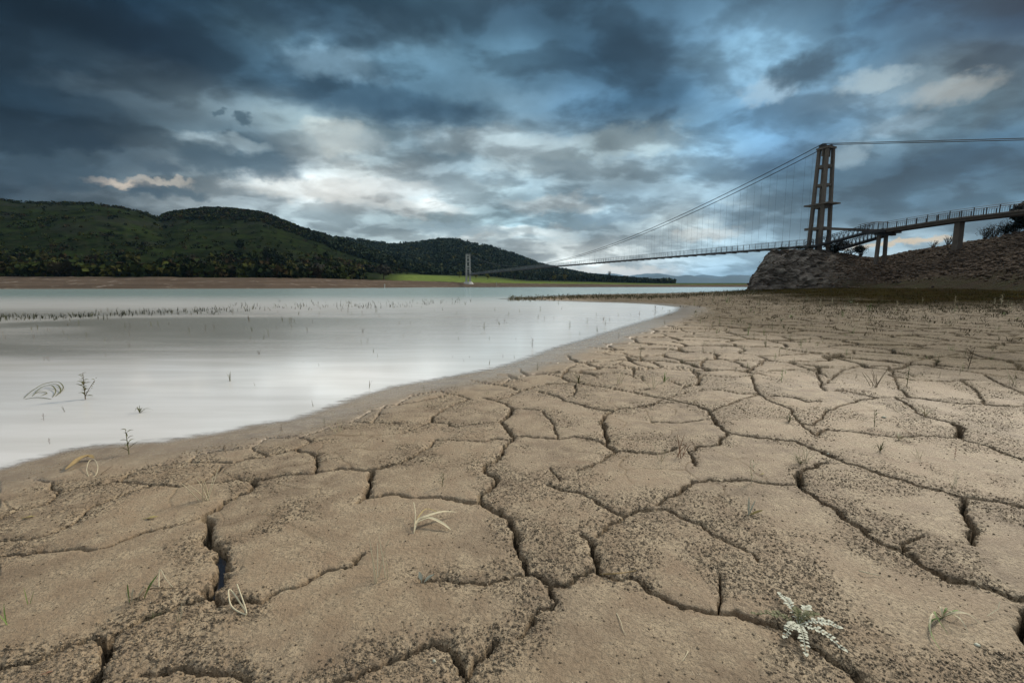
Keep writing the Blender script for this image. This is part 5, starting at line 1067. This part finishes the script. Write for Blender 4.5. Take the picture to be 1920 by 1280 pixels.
# leafy plant and curled reed in the water
c = G(160, 748); sc_ = mpp(160, 748); e = empty('water_plant', c, label='tall leafy dark plant with a leaning branch standing in the pale water', cat='plant')
m = MB(); m.tube(curve((0, 0, -.03), (.004, 0, 50 * sc_), 0, 7, .03), [.004, .004, .0035, .003, .0026, .002, .0012], 6); m.tube(curve((0, 0, .02), (24 * sc_, -.01, 36 * sc_), .01, 6), [.003, .0026, .002, .0018, .0014, .001], 5); m.build('stem', M_brown, e)
m = MB()
for i in range(30):
    z = (6 + 44 * (i / 30)) * sc_; a = i * 2.4; l = random.uniform(6, 16) * sc_ * (1.2 - i / 45); m.blade(curve((0, 0, z), (math.cos(a) * l, math.sin(a) * l * .6, z + l * random.uniform(-.1, .5)), .004, 6), [.002, l * .22, l * .3, l * .26, l * .14, .001], .3)
for i in range(6): z = (20 + i * 4) * sc_; b = Vector(((14 + i * 2.4) * sc_, -.006, z)); m.blade(curve(b, b + Vector((random.uniform(-8, 10) * sc_, 0, random.uniform(0, 5) * sc_)), .003, 5), [.001, .009, .011, .007, .001], .3)
m.build('foliage', M_olive, e)
c = G(44, 747); e = empty('curled_reed', c, label='fallen reed whose long leaves curl in nested arcs over the water', cat='reed')
def wpt(px, py, h): return G(px, py) + Vector((0, 0, h)) - c
for j, pts in enumerate([[(44, 747, 0), (60, 737, .02), (84, 726, .035), (108, 721, .03), (119, 728, .015), (112, 738, .0)], [(60, 743, 0), (78, 730, .02), (96, 727, .025), (105, 735, .012), (98, 745, 0)], [(46, 748, 0), (70, 746, .006), (96, 748, 0)], [(62, 740, .0), (74, 736, .01), (88, 738, .006), (76, 742, 0)], [(90, 724, .03), (108, 727, .03), (114, 734, .01), (104, 743, 0)]]):
    P = smooth([wpt(*q) for q in pts], 4); m = MB(); m.blade(P, [.010 * max(.15, math.sin(math.pi * (i + .5) / len(P)) ** .5) for i in range(len(P))], .4); m.build('leaf', M_olive, e)
# pebbles
for px, py, s_, l in ((1498, 574, .09, 'pale stone alone on the far mud, left one'), (1634, 573, .10, 'pale stone alone on the far mud before the slope'), (1595, 567, .10, 'flat pale stone on the weedy far mud'), (1657, 783, .022, 'white pebble beside the dark weed on the right plates'), (1292, 552, .14, 'white stone on the grassy mud spit'), (1832, 1209, .010, 'tiny white pebble at the bottom right'), (814, 1240, .012, 'tiny white shell chip on the crack edge at the bottom'), (1552, 851, .010, 'small white pebble by the wide right crack')):
    p = on_mud(px, py); V, Ft_ = rocks(np.array([[0, 0, s_ * .2]]), np.array([s_ * .7]), int(px)); o = mesh_np('pebble', V, Ft_, M_silver, smooth=True, label=l, cat='stone'); o.location = p
# standing water left in the deep crack
P = [G(a, b) for a, b in [(398, 1028), (413, 1043), (424, 1066), (417, 1094), (405, 1112)]]; m = MB(); wd = [.012, .02, .024, .02, .012]
for i, p in enumerate(P): m.v += [Vector((p.x - wd[i], p.y, -.020)), Vector((p.x + wd[i], p.y, -.020))]
m.f = [[2 * i, 2 * i + 1, 2 * i + 3, 2 * i + 2] for i in range(4)]; m.build('puddle_water', M_puddle, kind='structure')

# ------------------------------------------------------------------ the air
HAZE = 0.5e-4
m = MB(); m.box((0, 4300, 125), (15600, 12800, 256)); 
def hz_fn(N, p):
    N.n.remove(p); v = N.new('ShaderNodeVolumePrincipled'); v.inputs['Color'].default_value = (.30, .58, .90, 1); v.inputs['Density'].default_value = HAZE; v.inputs['Anisotropy'].default_value = .2
    N.l.new(v.outputs[0], N.n['Material Output'].inputs['Volume'])
M_haze = mat('haze_air', hz_fn)
m.build('haze', M_haze, kind='stuff', label='thin bluish haze over the lake and the far hills', cat='haze')
